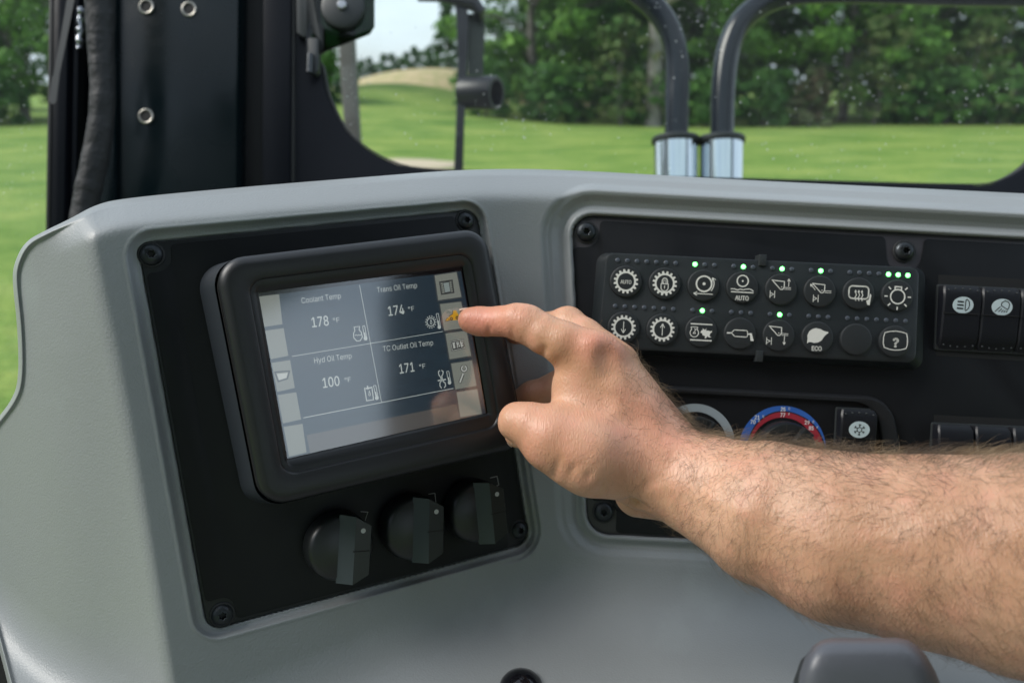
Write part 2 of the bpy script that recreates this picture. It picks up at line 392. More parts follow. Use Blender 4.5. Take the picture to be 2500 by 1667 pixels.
# ------------------------------------------------------------------ monitor
mon = empty('monitor', FL.Mat(0, 0, 0)); tag(mon, 'black framed touch screen monitor showing four oil and coolant temperatures', 'monitor')
def zl(P, z): return [(x, y, z) for x, y in P]
FO = .0045
fr_o = FL.uvs([(524, 633), (1189, 554.5), (1290, 1091), (643, 1243)], FO)
bk_o = FL.uvs([(474, 652), (1165, 566), (1262, 1070), (597, 1240)], PO + .004)
mid_o = FL.uvs([(512, 640), (1182, 558), (1284, 1087), (632, 1243)], -.006)
r_o = .0155
rp = lambda P, r: rounded(P, r, 8)
b = MB()
b.loft([zl(rp(inset(bk_o, .004), r_o), PO + .0005), zl(rp(bk_o, r_o), PO + .007), zl(rp(mid_o, r_o), -.0065)], cap1=False)
b.build('housing', HOUSE, mon)
MB().loft([zl(rp(inset(mid_o, .0012), r_o), -.0075), zl(rp(inset(mid_o, .0012), r_o), -.0035)], cap1=False).build('seam', DARK, mon)
in_o = FL.uvs([(603, 684), (1149, 617), (1221, 1040), (691, 1162)], .003)
in_w = FL.uvs([(631, 714), (1130, 651), (1191, 1009), (702, 1121)], 0)
ro = lambda d, r=r_o: rp(inset(fr_o, d), max(r - d, .001))
b = MB(); b.loft([zl(ro(.0008), -.0045), zl(ro(0), -.003), zl(ro(0), FO - .0048), zl(ro(.0006), FO - .0030), zl(ro(.0022), FO - .0012), zl(ro(.0042), FO - .0002), zl(ro(.0054), FO), zl(rp(inset(in_o, -.001), .010), FO), zl(rp(in_o, .009), FO - .0006), zl(rp(inset(in_o, .0006), .0085), FO - .0020),
        zl(rp(inset(in_o, .0026), .007), FO - .0022), zl(rp(inset(in_w, -.0012), .001), .0012), zl(rp(in_w, .0006), -.0002)], cap1=False)
b.build('bezel', BEZEL, mon)
# screen contents. s,t in [0,1] over the lit area
QS = FL.uvs([(633.3, 723.5), (1129.5, 661), (1190, 1009.5), (707, 1117.4)], 0)
def st(s, t):
    a, b_, c, d = (np.array(p) for p in QS); p = (a * (1 - s) + b_ * s) * (1 - t) + (d * (1 - s) + c * s) * t; return (p[0], p[1])
def spx(px, py): return FL.uv(px, py, 0)
def zpt(x, y): return spx(600 + x * 650 / 1853, 600 + y * 650 / 1853)    # points read off an enlargement of the screen
def emis(name, col, s=1.0, base=.02, rough=.3): return mat(name, (base, base, base), rough, emit=(*col, s))
def lcd_mat():
    m = mat('lcd_background', (.02, .02, .022), .3, emit=(.005, .011, .0165, 1)); t = m.node_tree; b = t.nodes['Principled BSDF']
    co = nd(t, 'ShaderNodeTexCoord'); mp = nd(t, 'ShaderNodeMapping'); mp.inputs['Scale'].default_value = (60, 2600, 1)
    n = nd(t, 'ShaderNodeTexNoise'); n.inputs['Scale'].default_value = 1; n.inputs['Detail'].default_value = 3
    r = nd(t, 'ShaderNodeMapRange'); r.inputs[1].default_value = .3; r.inputs[2].default_value = .7; r.inputs[3].default_value = .6; r.inputs[4].default_value = 1.5
    for a_, b_ in ((co.outputs['Object'], mp.inputs['Vector']), (mp.outputs[0], n.inputs['Vector']), (n.outputs[0], r.inputs[0]), (r.outputs[0], b.inputs['Emission Strength'])): t.links.new(a_, b_)
    return m
LCD = lcd_mat(); LBTN = emis('lcd_soft_key', (.085, .092, .08)); LBAR = emis('lcd_status_bar', (.034, .032, .03)); LTXT = emis('lcd_text', (.19, .21, .2)); LDK = emis('lcd_dark_ink', (.012, .014, .014)); LWH = emis('lcd_light_ink', (.19, .2, .185)); LSH = emis('lcd_shadow', (.016, .02, .022)); LYE = emis('lcd_yellow', (.24, .125, .004))
scr = MB().prism([st(0, 0), st(1.0, 0), st(1.0, 1), st(0, 1)], -.004, -.0026).build('screen', LCD, mon)
Z1, Z2, Z3, Z4 = -.00256, -.00250, -.00244, -.00238
def flat(b, P, z): 
    P = list(P)
    if area(P) < 0: P = P[::-1]
    n = len(b.V); b.V += [(x, y, z) for x, y in P]; b.F.append(tuple(range(n, n + len(P)))); return b
flat(MB(), [zpt(430, 1320), zpt(1478, 1103), zpt(1500, 1210), zpt(455, 1446)], Z1).build('status_bar', LBAR, scr)
LK = [(95, 352, 238, 335, 262, 545, 130, 565), (140, 590, 270, 572, 303, 765, 180, 790), (185, 815, 315, 795, 348, 990, 225, 1018), (228, 1040, 358, 1020, 392, 1210, 265, 1238), (270, 1262, 402, 1240, 430, 1440, 308, 1470)]
for k in LK: flat(MB(), [zpt(*k[i:i + 2]) for i in (0, 2, 4, 6)], Z1 + .00001).build('soft_key', LBTN, scr)
RK = [(1325, 205, 1478, 182, 1512, 355, 1350, 378), (1362, 405, 1510, 388, 1548, 570, 1392, 590), (1400, 610, 1548, 590, 1580, 765, 1430, 790), (1440, 820, 1585, 798, 1618, 975, 1470, 1000), (1478, 1020, 1622, 998, 1655, 1170, 1505, 1195)]
for k in RK:
    flat(MB(), [zpt(k[0] - 9, k[1] - 6), zpt(k[2] + 5, k[3] - 8), zpt(k[4] + 8, k[5] + 9), zpt(k[6] - 7, k[7] + 13)], Z1).build('soft_key_shadow', LSH, scr)
    flat(MB(), [zpt(*k[i:i + 2]) for i in (0, 2, 4, 6)], Z2 - .00003).build('soft_key', LBTN, scr)
b = MB()
def sline(b, pts, wd, z, closed=False):
    P = [zpt(*p) for p in pts]; return b.stroke(P, wd, z - .00002, z, closed)
sline(b, [(800, 272), (953, 1088)], .00032, Z2); sline(b, [(328, 770), (1382, 596)], .00032, Z2); sline(b, [(408, 1199), (1456, 993)], .0004, Z2)
b.build('grid_lines', LTXT, scr)
def stext(s, x0, y0, x1, y1, h, name, bold=0):
    """text whose baseline runs between two points of the enlargement"""
    a, c = np.array(zpt(x0, y0)), np.array(zpt(x1, y1)); V, _ = text_geo(s, bold); wd = V[:, 0].max() - V[:, 0].min()
    L = np.linalg.norm(c - a); hh = h * .125 / 1400
    m = MB().text(s, 0, 0, 1, 0, 'LEFT', 1, bold); rot = math.atan2(c[1] - a[1], c[0] - a[0])
    out = MB(); sl_ = .0
    for x, y, z in m.V:
        X_, Y_ = x * L / wd, y * hh; out.V.append((a[0] + X_ * math.cos(rot) - Y_ * math.sin(rot), a[1] + X_ * math.sin(rot) + Y_ * math.cos(rot), Z2))
    out.F = m.F; out.build(name, LTXT, scr)
stext('Coolant Temp', 397, 400, 672, 364, 50, 'caption'); stext('Trans Oil Temp', 924, 325, 1204, 290, 50, 'caption')
stext('Hyd Oil Temp', 485, 819, 747, 783, 50, 'caption'); stext('TC Outlet Oil Temp', 965, 736, 1316, 690, 50, 'caption')
stext('178', 470, 567, 588, 552, 88, 'reading', .018); stext('\u00b0F', 617, 536, 663, 530, 44, 'unit')
stext('174', 1004, 487, 1116, 472, 88, 'reading', .018); stext('\u00b0F', 1142, 456, 1185, 450, 44, 'unit')
stext('100', 546, 990, 664, 972, 88, 'reading', .018); stext('\u00b0F', 697, 952, 741, 946, 44, 'unit')
stext('171', 1082, 890, 1186, 873, 88, 'reading', .018); stext('\u00b0F', 1219, 858, 1262, 851, 44, 'unit')
def thermo(b, x, y0, y1, dx):
    sline(b, [(x - 7, y0 + 4), (x - 7 + dx, y1 - 25)], .0004, Z2); sline(b, [(x + 8, y0), (x + 8 + dx, y1 - 25)], .0004, Z2); sline(b, [(x - 7, y0 + 2), (x + 8, y0)], .0004, Z2)
    sline(b, [(x + dx * .4, (y0 + y1) / 2 - 5), (x + dx, y1 - 15)], .0009, Z2); flat(b, circ(*zpt(x + dx, y1 - 15), .0012, 14), Z3)
b = MB(); sline(b, [(762, 565), (800, 560)], .0004, Z2)
sline(b, [(762, 565), (768, 590), (758, 610), (760, 640), (780, 662), (805, 660), (820, 635), (812, 600), (797, 585), (800, 560)], .0005, Z2); sline(b, [(768, 625), (777, 618), (785, 625), (795, 618), (803, 624), (812, 617)], .00035, Z2); thermo(b, 828, 556, 660, 14); b.build('symbol', LTXT, scr)
def zc(b, cx, cy, r0, r1, z): c = zpt(cx, cy); k_ = .125 / 1400; b.ring(c, r0 * k_, r1 * k_, z - .00002, z, 28)
b = MB(); zc(b, 1298, 530, 25, 31, Z2)
for i in range(14):
    a_ = i * 2 * math.pi / 14; sline(b, [(1298 + 31 * math.cos(a_), 530 + 36 * math.sin(a_)), (1298 + 39 * math.cos(a_), 530 + 46 * math.sin(a_))], .0006, Z2)
def drop(b, x, y, h):
    P_ = [zpt(x + dx * h, y + dy * h) for dx, dy in ((-.1, -1), (.25, -.1), (.32, .35), (.05, .62), (-.22, .45), (-.2, 0))]; b.stroke(P_, .00035, Z2 - .00002, Z2, True)
drop(b, 1300, 532, 20); thermo(b, 1343, 470, 580, 14); b.build('symbol', LTXT, scr)
b = MB(); sline(b, [(835, 990), (850, 1080), (898, 1072), (886, 983)], .00055, Z2); sline(b, [(842, 995), (882, 988)], .0008, Z2); sline(b, [(855, 975), (860, 1000)], .0008, Z2); drop(b, 870, 1032, 22); thermo(b, 905, 972, 1075, 16); b.build('symbol', LTXT, scr)
b = MB()
sline(b, [(1352, 890), (1352, 875), (1360, 870)], .0006, Z2); sline(b, [(1374, 868), (1385, 876), (1382, 895), (1375, 905), (1378, 925), (1385, 945), (1398, 955), (1402, 975), (1392, 988)], .0006, Z2)
sline(b, [(1352, 890), (1358, 905), (1368, 915), (1372, 940), (1362, 955), (1362, 975), (1372, 990)], .0006, Z2); sline(b, [(1347, 940), (1366, 936)], .0008, Z2); sline(b, [(1385, 934), (1404, 930)], .0008, Z2); thermo(b, 1415, 873, 968, 14); b.build('symbol', LTXT, scr)
# icons on the soft keys
b = MB(); sline(b, [(208, 880), (310, 872), (296, 925), (232, 945)], .0008, Z3, True); b.build('key_symbol', LDK, scr)
flat(MB(), [zpt(*p) for p in ((222, 893), (298, 885), (288, 920), (237, 936))], Z4).build('key_symbol', LWH, scr)
b = MB(); flat(b, [zpt(*p) for p in ((1355, 248), (1450, 233), (1463, 327), (1370, 341))], Z2); b.build('key_symbol', LDK, scr)
flat(MB(), [zpt(*p) for p in ((1362, 254), (1444, 241), (1456, 321), (1375, 333))], Z3).build('key_symbol', LBTN, scr)
b = MB(); flat(b, [zpt(*p) for p in ((1380, 254), (1427, 246), (1439, 321), (1394, 328))], Z4); sline(b, [(1364, 256), (1442, 243), (1454, 319), (1377, 331)], .0003, Z4, True)
for t_ in (.2, .4, .6, .8): 
    for xa, ya in ((1371, 255), (1435, 245)): sline(b, [(xa - 5 + 13 * t_, ya + 76 * t_), (xa + 5 + 13 * t_, ya + 75 * t_)], .0004, Z4)
b.build('key_symbol', LDK, scr)
flat(MB(), [zpt(*p) for p in ((1385, 258), (1423, 252), (1434, 317), (1397, 323))], Z4 + .00005).build('key_symbol', emis('lcd_mid', (.10, .12, .115)), scr)
b = MB(); flat(b, [zpt(*p) for p in ((1432, 662), (1526, 645), (1540, 716), (1445, 736))], Z2); b.build('key_symbol', LDK, scr)
b = MB(); sline(b, [(1437, 667), (1522, 651), (1534, 711), (1449, 730)], .0003, Z3, True)
for x_ in (1448, 1475, 1501): flat(b, [zpt(x_, 674 - (x_ - 1448) * .18), zpt(x_ + 20, 670 - (x_ - 1448) * .18), zpt(x_ + 30, 711 - (x_ - 1448) * .18), zpt(x_ + 9, 716 - (x_ - 1448) * .18)], Z3)
b.build('key_symbol', LWH, scr)
b = MB(); sline(b, [(1466, 676), (1473, 712)], .0006, Z4); sline(b, [(1484, 674), (1497, 671), (1500, 686), (1488, 692), (1491, 706), (1504, 703)], .0005, Z4); sline(b, [(1510, 670), (1522, 667), (1526, 683), (1515, 686)], .0005, Z4); sline(b, [(1526, 683), (1530, 698), (1518, 701)], .0005, Z4); b.build('key_symbol', LDK, scr)
b = MB(); sline(b, [(1500, 955), (1524, 895)], .0021, Z2); zc(b, 1530, 855, 10, 29, Z2); b.build('key_symbol', LDK, scr)
b = MB(); sline(b, [(1501, 952), (1524, 890)], .0011, Z3); zc(b, 1530, 855, 14, 24, Z3); b.build('key_symbol', LWH, scr)
flat(MB(), [zpt(*p) for p in ((1519, 822), (1536, 818), (1536, 852), (1526, 856))], Z4).build('key_symbol', LBTN, scr)
b = MB(); flat(b, [zpt(*p) for p in ((1398, 524), (1412, 500), (1425, 497), (1438, 478), (1450, 474), (1455, 450), (1475, 447), (1492, 480), (1490, 515), (1430, 520))], Z3); b.build('key_symbol', LYE, scr)
b = MB(); zc(b, 1441, 507, 5, 13, Z4); zc(b, 1482, 500, 5, 13, Z4); sline(b, [(1398, 524), (1412, 500), (1430, 519)], .0003, Z4, True); sline(b, [(1452, 448), (1450, 474), (1425, 490)], .0004, Z4); b.build('key_symbol', LDK, scr)
# glass over the lcd
gm = bpy.data.materials.new('monitor_glass'); gm.use_nodes = True; t = gm.node_tree; t.nodes.clear()
o_ = nd(t, 'ShaderNodeOutputMaterial'); tr = nd(t, 'ShaderNodeBsdfTransparent'); gl = nd(t, 'ShaderNodeBsdfGlossy'); gl.inputs['Roughness'].default_value = .10; gl.inputs['Color'].default_value = (1, 1, 1, 1)
fr = nd(t, 'ShaderNodeFresnel'); fr.inputs['IOR'].default_value = 2.35; mxs = nd(t, 'ShaderNodeMixShader')
for a_, b_ in ((fr.outputs[0], mxs.inputs[0]), (tr.outputs[0], mxs.inputs[1]), (gl.outputs[0], mxs.inputs[2]), (mxs.outputs[0], o_.inputs[0])): t.links.new(a_, b_)
gb = MB(); flat(gb, inset(in_w, -.0006), -.0012); gb.build('glass', gm, mon)
# ------------------------------------------------------------------ left rotary knobs
def make_knob(px, py, label, rot, kind):
    u, v = FL.uv(px, py, PO + .012)
    root = empty('rotary_knob', FL.Mat(u, v, PO + .001)); R0 = .0213
    MB().lathe([(R0 * .93, 0), (R0 * .95, .004)]).build('collar', DARK, root)
    b = MB(); b.lathe([(R0, .003), (R0, .010), (R0 * .975, .0135), (R0 * .92, .0158), (R0 * .82, .0172), (0.0001, .0172)], n=56); b.build('skirt', KNOBM, root)
    g = MB(); hl = R0 * .99; a0, a1 = -.0045, .0125
    def lp(x0, x1, z): yb = math.sqrt(R0 ** 2 - x0 ** 2) * .995; y2 = math.sqrt(R0 ** 2 - x1 ** 2) * .995; return [(x0, -yb, z), (x1, -y2, z), (x1, y2, z), (x0, yb, z)]
    g.loft([lp(-.0030, .0168, .0168), lp(.0048, .0154, .0245), lp(.0052, .0150, .0252)], cap1=False)
    g.build('grip', KNOB_LIT, root)
    g = MB(); P_ = lp(.0052, .0150, .0252); g.V += P_; g.F.append((0, 1, 2, 3)); g.build('grip_face', KNOBM, root)
    MB().box(.0045, .0151, -.0006, .0001, .0240, .0254).build('groove', DARK, root)
    MB().prism(circ(.0100, .0122, .0015, 20), .0252, .0254).build('pointer_dot', mat('dot_ink', (.40, .41, .40), .6), root)
    root.matrix_world = root.matrix_world @ Matrix.Rotation(rot, 4, 'Z')
    tag(root, label, 'knob', 'rotary knobs under the monitor')
make_knob(830, 1333, 'leftmost of three black rotary knobs under the monitor', R_(-13), 0)
make_knob(1010, 1287, 'middle one of three black rotary knobs under the monitor', R_(-10.5), 1)
make_knob(1163, 1247, 'rightmost of three black rotary knobs, beside the lower right screw', R_(-3.5), 2)
def pxstroke(b, Fm, pts, wd, z0, z1, off, closed=False): b.stroke(Fm.uvs(pts, off), wd, z0, z1, closed); return b
pzz = lambda x, y: (700 + x * 800 / 2212, 1100 + y * 800 / 2212)
for pts in ([(500, 410), (548, 413), (530, 470)], [(957, 293), (1000, 285), (1007, 345)], [(1375, 183), (1420, 172), (1432, 230), (1418, 237)]): pxstroke(MB(), FL, [pzz(*p) for p in pts], .0004, .0011, .0012, PO + .0012).build('pointer_mark', mat('mark_ink', (.35, .36, .36), .6), lp)
# ------------------------------------------------------------------ right panel
ru, rv = FR.uv(1900, 900, 0)
sh = lambda P: [(x - ru, y - rv) for x, y in P]
rpn = MB().prism(sh(R_PLATE), -.004, .0003, .0003, cap0=True).build('control_backplate', mat('panel_base', (.030, .028, .034), .45, bump=(300, .1, .0002, 'noise')))
dpart(rpn, FR.Mat(ru, rv, 0))
SCR_R = [FR.uv(1430.7, 567, 0), FR.uv(2206, 613.5, 0), FR.uv(1473, 1248, 0)]
A, B, C_, D_ = FR.uvs([(1397, 525), (2800, 603), (2780, 1370), (1437, 1300)], 0)
g = .0012; nn = .0195; su, sv = SCR_R[1]; g2 = .0032
r1 = lambda u: A[1] + (B[1] - A[1]) * (u - A[0]) / (B[0] - A[0]) - g2
nb = .0145
pl = [(A[0] + g, A[1] - nn - .004), (A[0] + nn, A[1] - nn - .003), (A[0] + nn + .001, r1(A[0] + nn)), (su - nb, r1(su - nb)), (su - nb * .8, sv - nb), (su + nb * .8, sv - nb), (su + nb, r1(su + nb)),
      (B[0] - g, r1(B[0])), (C_[0], C_[1] + g), (D_[0] + nn, D_[1] + g), (D_[0] + nn, D_[1] + nn + .004), (D_[0] + g, D_[1] + nn + .004)]
ROCKER_HOLE = FR.uvs([(2289, 671), (2760, 696), (2752, 898), (2283, 868)], 0)
MB().prism(sh(rounded(pl, [.003, .010, .003, .003, .011, .011, .003, .003, .003, .003, .010, .003], 7)), .0003, .0010, .0002).build('overlay', PLATE, rpn)
MB().prism(sh(ROCKER_HOLE), .0010, .00115).build('switch_opening', DARK, rpn)
LOW = FR.uvs([(2278, 1012), (2760, 1036), (2752, 1240), (2272, 1210)], 0)
MB().prism(sh(LOW), .0010, .00115).build('switch_opening', DARK, rpn)
for (u, v), nm in zip(SCR_R, ['domed dark screw in the upper left corner of the control panel', 'black screw in the notch above the right end of the keypad', 'dusty black screw below the wrist, lower left corner of the control panel']):
    make_screw(.0072, FR.Mat(u, v, .0006) @ Matrix.Rotation(random.random() * 6, 4, 'Z'), nm)
# ------------------------------------------------------------------ keypad
KZ = .0125
bc = FR.uv(1528.1, 686.9, KZ + .002); bd = FR.uv(2191.7, 721.3, KZ + .002); be = FR.uv(1523.3, 799.2, KZ + .002)
PX_ = np.array(bd) - np.array(bc); PX_ = PX_ / 7; PY_ = np.array(be) - np.array(bc); PIT = np.linalg.norm(PX_)
ang_k = math.atan2(PX_[1], PX_[0]); MK = FR.Mat(bc[0], bc[1], 0) @ Matrix.Rotation(ang_k, 4, 'Z'); RP = np.linalg.norm(PY_)
iv = MK.inverted() @ FR.M
def kq(px, py, z): u, v = FR.uv(px, py, z); p = iv @ Vector((u, v, 0)); return (p.x, p.y)
key = empty('keypad', MK); tag(key, 'black rubber keypad with two rows of eight round buttons and green lights', 'keypad')
topo = [kq(1480, 616, KZ), kq(2246, 653, KZ), kq(2237, 887, KZ), kq(1458, 850, KZ)]
boto = [kq(1458, 617, 0.001), kq(2256, 655, 0.001), kq(2248, 903, 0.001), kq(1438, 858, 0.001)]
cr_ = lambda P, r=.006: rounded(P, r, 6)
MB().loft([zl(cr_(boto, .008), .0010), zl(cr_(boto, .008), .003), zl(cr_(topo), KZ - .0012), zl(cr_(inset(topo, .0004)), KZ - .0004), zl(cr_(inset(topo, .0014)), KZ)]).build('body', mat('keypad_plastic', (.0125, .0165, .019), .42, spec=.5, bump=(800, .1, .0002, 'noise'), wear=(30, .38, .55)), key)
for (px, py, s) in ((1861, 634, 1), (1853, 871, -1)):
    x, y = kq(px, py, KZ); MB().box(x - .0026, x + .0026, y - .0045 + (0 if s > 0 else .001), y + .0035 + (0 if s > 0 else .001), .004, KZ + .0016, .0007).build('clip', RUBBER, key)
IZ0, IZ1 = KZ + .0021, KZ + .00218
def ic_gear(b, r0=20.5, r1=25, r2=30.5, n=16):
    b.ring((0, 0), r0, r1, 0, 1, 40)
    for i in range(n):
        a = i * 2 * math.pi / n + .2; c, s_ = math.cos(a), math.sin(a); w0, w1 = 3.2, 2.2
        b.prism([(c * 24 - s_ * w0, s_ * 24 + c * w0), (c * 24 + s_ * w0, s_ * 24 - c * w0), (c * r2 + s_ * w1, s_ * r2 - c * w1), (c * r2 - s_ * w1, s_ * r2 + c * w1)], 0, 1.01)
def S_(b, pts, w, closed=False): b.stroke(pts, w, 0, 1.02 + .001 * len(b.F) % .05, closed)
def arrow(b, x0, y0, x1, y1, w=1.6, hd=7):
    S_(b, [(x0, y0), (x1, y1)], w); a = math.atan2(y1 - y0, x1 - x0)
    for s_ in (-1, 1): S_(b, [(x1, y1), (x1 - hd * math.cos(a + s_ * .5), y1 - hd * math.sin(a + s_ * .5))], w)
def T_(b, t, x, y, h, sx=.85, bold=.03): b.text(t, x, y, h, 1.0, 'CENTER', sx, bold)
def i1(b): ic_gear(b); T_(b, 'AUTO', 0, -6, 12.5, .78, .045)
def i2(b):
    ic_gear(b); S_(b, [(-9, -1), (-9, -12), (-6, -17), (0, -19.5), (6, -17), (9, -12), (9, -1)], 2.2, True)
    S_(b, [(-6.5, 0), (-6.5, 7), (-4, 11.5), (0, 13), (4, 11.5), (6.5, 7), (6.5, 0)], 5.2 * .5); S_(b, [(-3, 0), (-3, 6), (0, 8), (3, 6), (3, 0)], 1.4); S_(b, [(0, -5), (0, -13)], 2)
def i3(b):
    b.ring((1, 4), 17, 21, 0, 1, 40); b.prism(circ(1, 4, 3.8, 14), 0, 1)
    S_(b, [(20, -12), (24, -4), (26, 4), (25, 12), (22, 19)], 2.4); S_(b, [(21, 11), (21, 20), (29, 16)], 2); arrow(b, 24, -21, -24, -21, 2, 10)
def i4(b):
    b.ring((0, 16), 12.3, 15.3, 0, 1, 36); b.prism(circ(0, 16, 2.4, 12), 0, 1)
    S_(b, [(-28, -5), (-20, -4.5), (-12, -7), (-5, -4.5), (2, -6), (9, -4), (17, -3), (23, -5), (27, -8)], 2.4); S_(b, [(-28, -12), (28, -12)], 2.6); T_(b, 'AUTO', 0, -32, 15, .8, .06)
def bucket(b, x=0, y=0):
    S_(b, [(x - 24, y + 19), (x + 7, y + 17), (x + 7, y + 3), (x + 3, y - 3), (x - 2, y - 3), (x - 22, y + 17)], 2.2); b.prism(circ(x + .5, y + 3, 1.4, 10), 0, 1)
    S_(b, [(x + 7, y + 2), (x + 24, y + 2)], 1.4); S_(b, [(x + 7, y - 2), (x + 24, y - 2)], 1.4)
def marker(b, x, y, g=0): S_(b, [(x - 6, y - 9), (x - 6, y + 9)], 1.6); S_(b, [(x - 6, y + 4), (x + 3, y), (x - 6, y - 5)], 1.5, True); S_(b, [(x + 5 + g, y - 9), (x + 5 + g, y + 9)], 1.6)
def i5(b): bucket(b, 0, 3); marker(b, -21, -13); arrow(b, 18, 8, 18, 27)
def i6(b): bucket(b, 4, 0); marker(b, -10, -18, 1); arrow(b, -12, 3, -25, 17)
def i7(b):
    S_(b, rounded([(-25, 18), (24, 18), (24, -13), (-25, -13)], 9, 4), 3.4, True)
    for x in (-8, 0, 8): S_(b, [(x + 1, -18), (x - 2, -12), (x + 2, -4), (x - 1, 3)], 2); b.prism([(x - 3.5, 3), (x + 2.5, 3), (x - .5, 9)], 0, 1.05)
    b.prism([(31, -3), (28, -28), (22, -27), (19, -17), (25, -14), (28, 1)], 0, 1)
def i8(b):
    b.ring((0, -3), 16, 19.3, 0, 1, 40); b.prism([(-9, 23), (-9, 12), (-6, 13), (-6, 20), (7, 20), (7, 13), (10, 12), (10, 23)], 0, 1.03)
    for a in (-90, -45, 0, 45, 135, 180, 225): c, s_ = math.cos(R_(a)), math.sin(R_(a)); S_(b, [(c * 25, -3 + s_ * 25), (c * 33, -3 + s_ * 33)], 3.2)
def i9(b): ic_gear(b); arrow(b, 0, 15, 0, -14, 1.8, 11)
def i10(b): ic_gear(b); arrow(b, 0, -15, 0, 14, 1.8, 11)
def i11(b):
    S_(b, [(-27, 18), (27, 18)], 3); S_(b, [(-27, -22), (27, -22)], 3)
    b.ring((-17, -4), 9.5, 11.5, 0, 1, 28, R_(130), R_(410)); S_(b, [(-24, 4), (-26, 10), (-9, 10), (-11, 4)], 1.8); S_(b, [(-17, 5), (-13, 5), (-20, -6), (-14, -6), (-15, -3)], 1.6)
    b.prism([(26, 4), (27, -1), (23, -3), (21, -10), (26, -13), (20, -14), (16, -11), (13, -16), (9, -17), (11, -12), (4, -9), (2, -4), (-2, -3), (0, 2), (4, 4), (3, 8), (9, 4), (13, 9), (12, 2), (18, 3), (23, 1)], 0, 1)
def i12(b): S_(b, rounded([(-21, 1), (-15, 8), (17, 8), (19, 2), (19, -5), (17, -8), (-13, -8), (-20, -1)], 2, 2), 2.2, True); S_(b, [(-33, 0), (-21, 0)], 3.4); S_(b, [(19, -1), (28, 0)], 3); b.prism([(24, 2), (29, 2), (35, -17), (27, -17)], 0, 1.05)
def i13(b): bucket(b, -1, 3); marker(b, -24, -15, 1); arrow(b, 14, -1, 14, -22)
def i14(b):
    L_ = [(-26, -18), (-25, -4), (-26, 4), (-22, 14), (-13, 21), (-5, 23), (6, 21), (14, 17), (29, 14), (22, 10), (15, 2), (10, -7), (2, -12), (-8, -14), (-18, -12), (-23, -13)]
    b.prism(rounded(L_, 3, 2), 0, 1); T_(b, 'ECO', -1, -33, 15, .82, .06)
def i15(b): pass
def i16(b): S_(b, [(-27, 21), (-14, 24.5), (0, 26), (14, 24.5), (27, 21), (30, 8), (30, -8), (27, -16), (14, -20), (0, -21.5), (-14, -20), (-27, -16), (-30, -6), (-30, 9)], 2.2, True); T_(b, '?', 1, -14, 30, .95, .06)
ICN = [i1, i2, i3, i4, i5, i6, i7, i8, i9, i10, i11, i12, i13, i14, i15, i16]
kb = PIT * .408; usc = kb / 39.5
bt0 = MB().lathe([(kb * 1.05, KZ - .0002), (kb * 1.045, KZ + .0001), (kb * 1.0, KZ + .0001), (kb * 1.0, KZ + .0012), (kb * .985, KZ + .0017), (kb * .955, KZ + .0019), (kb * .90, KZ + .00205), (0.0001, KZ + .00205)], n=44).build('button', BUTTON, key)
led0 = MB().lathe([(PIT * .060, KZ), (PIT * .060, KZ + .0003), (PIT * .045, KZ + .0006), (.0001, KZ + .0007)], n=14).build('led', LEDOFF, key)
led1 = led0.data.copy(); led1.materials.clear(); led1.materials.append(LEDON)
LIT = {(0, 2, -1), (0, 3, 0), (0, 4, 0), (0, 5, 0), (0, 7, -1), (0, 7, 0), (0, 7, 1), (1, 2, 0), (1, 4, 0)}
first = [True, True]
for r in (0, 1):
    for c in range(8):
        x, y = c * PIT, -r * RP
        o = bt0 if first[0] else bt0.copy()
        if not first[0]: COL.objects.link(o)
        first[0] = False; o.location = (x, y, 0)
        if c == 6 and r == 1: o['label'] = 'blank round button without a symbol'
        i = r * 8 + c; b = MB(); ICN[i](b)
        if b.V:
            b.V = [(vx * usc, vy * usc, KZ + .00203 + vz * .00008) for vx, vy, vz in b.V]; b.build('symbol', ICON, o, smooth=False)
        ks = [(-1), 0, 1] + ([2] if c in (0, 6) else [])
        if c in (0, 1, 6, 7) or True:
            for k in ks:
                if k == 2: xx = x + .5 * PIT
                else: xx = x + k * .25 * PIT
                o = led0 if first[1] else led0.copy()
                if not first[1]: COL.objects.link(o)
                first[1] = False; o.location = (xx + .0005, y + .537 * PIT, 0)
                if (r, c, k) in LIT: o.data = led1; o['label'] = 'lit green led'
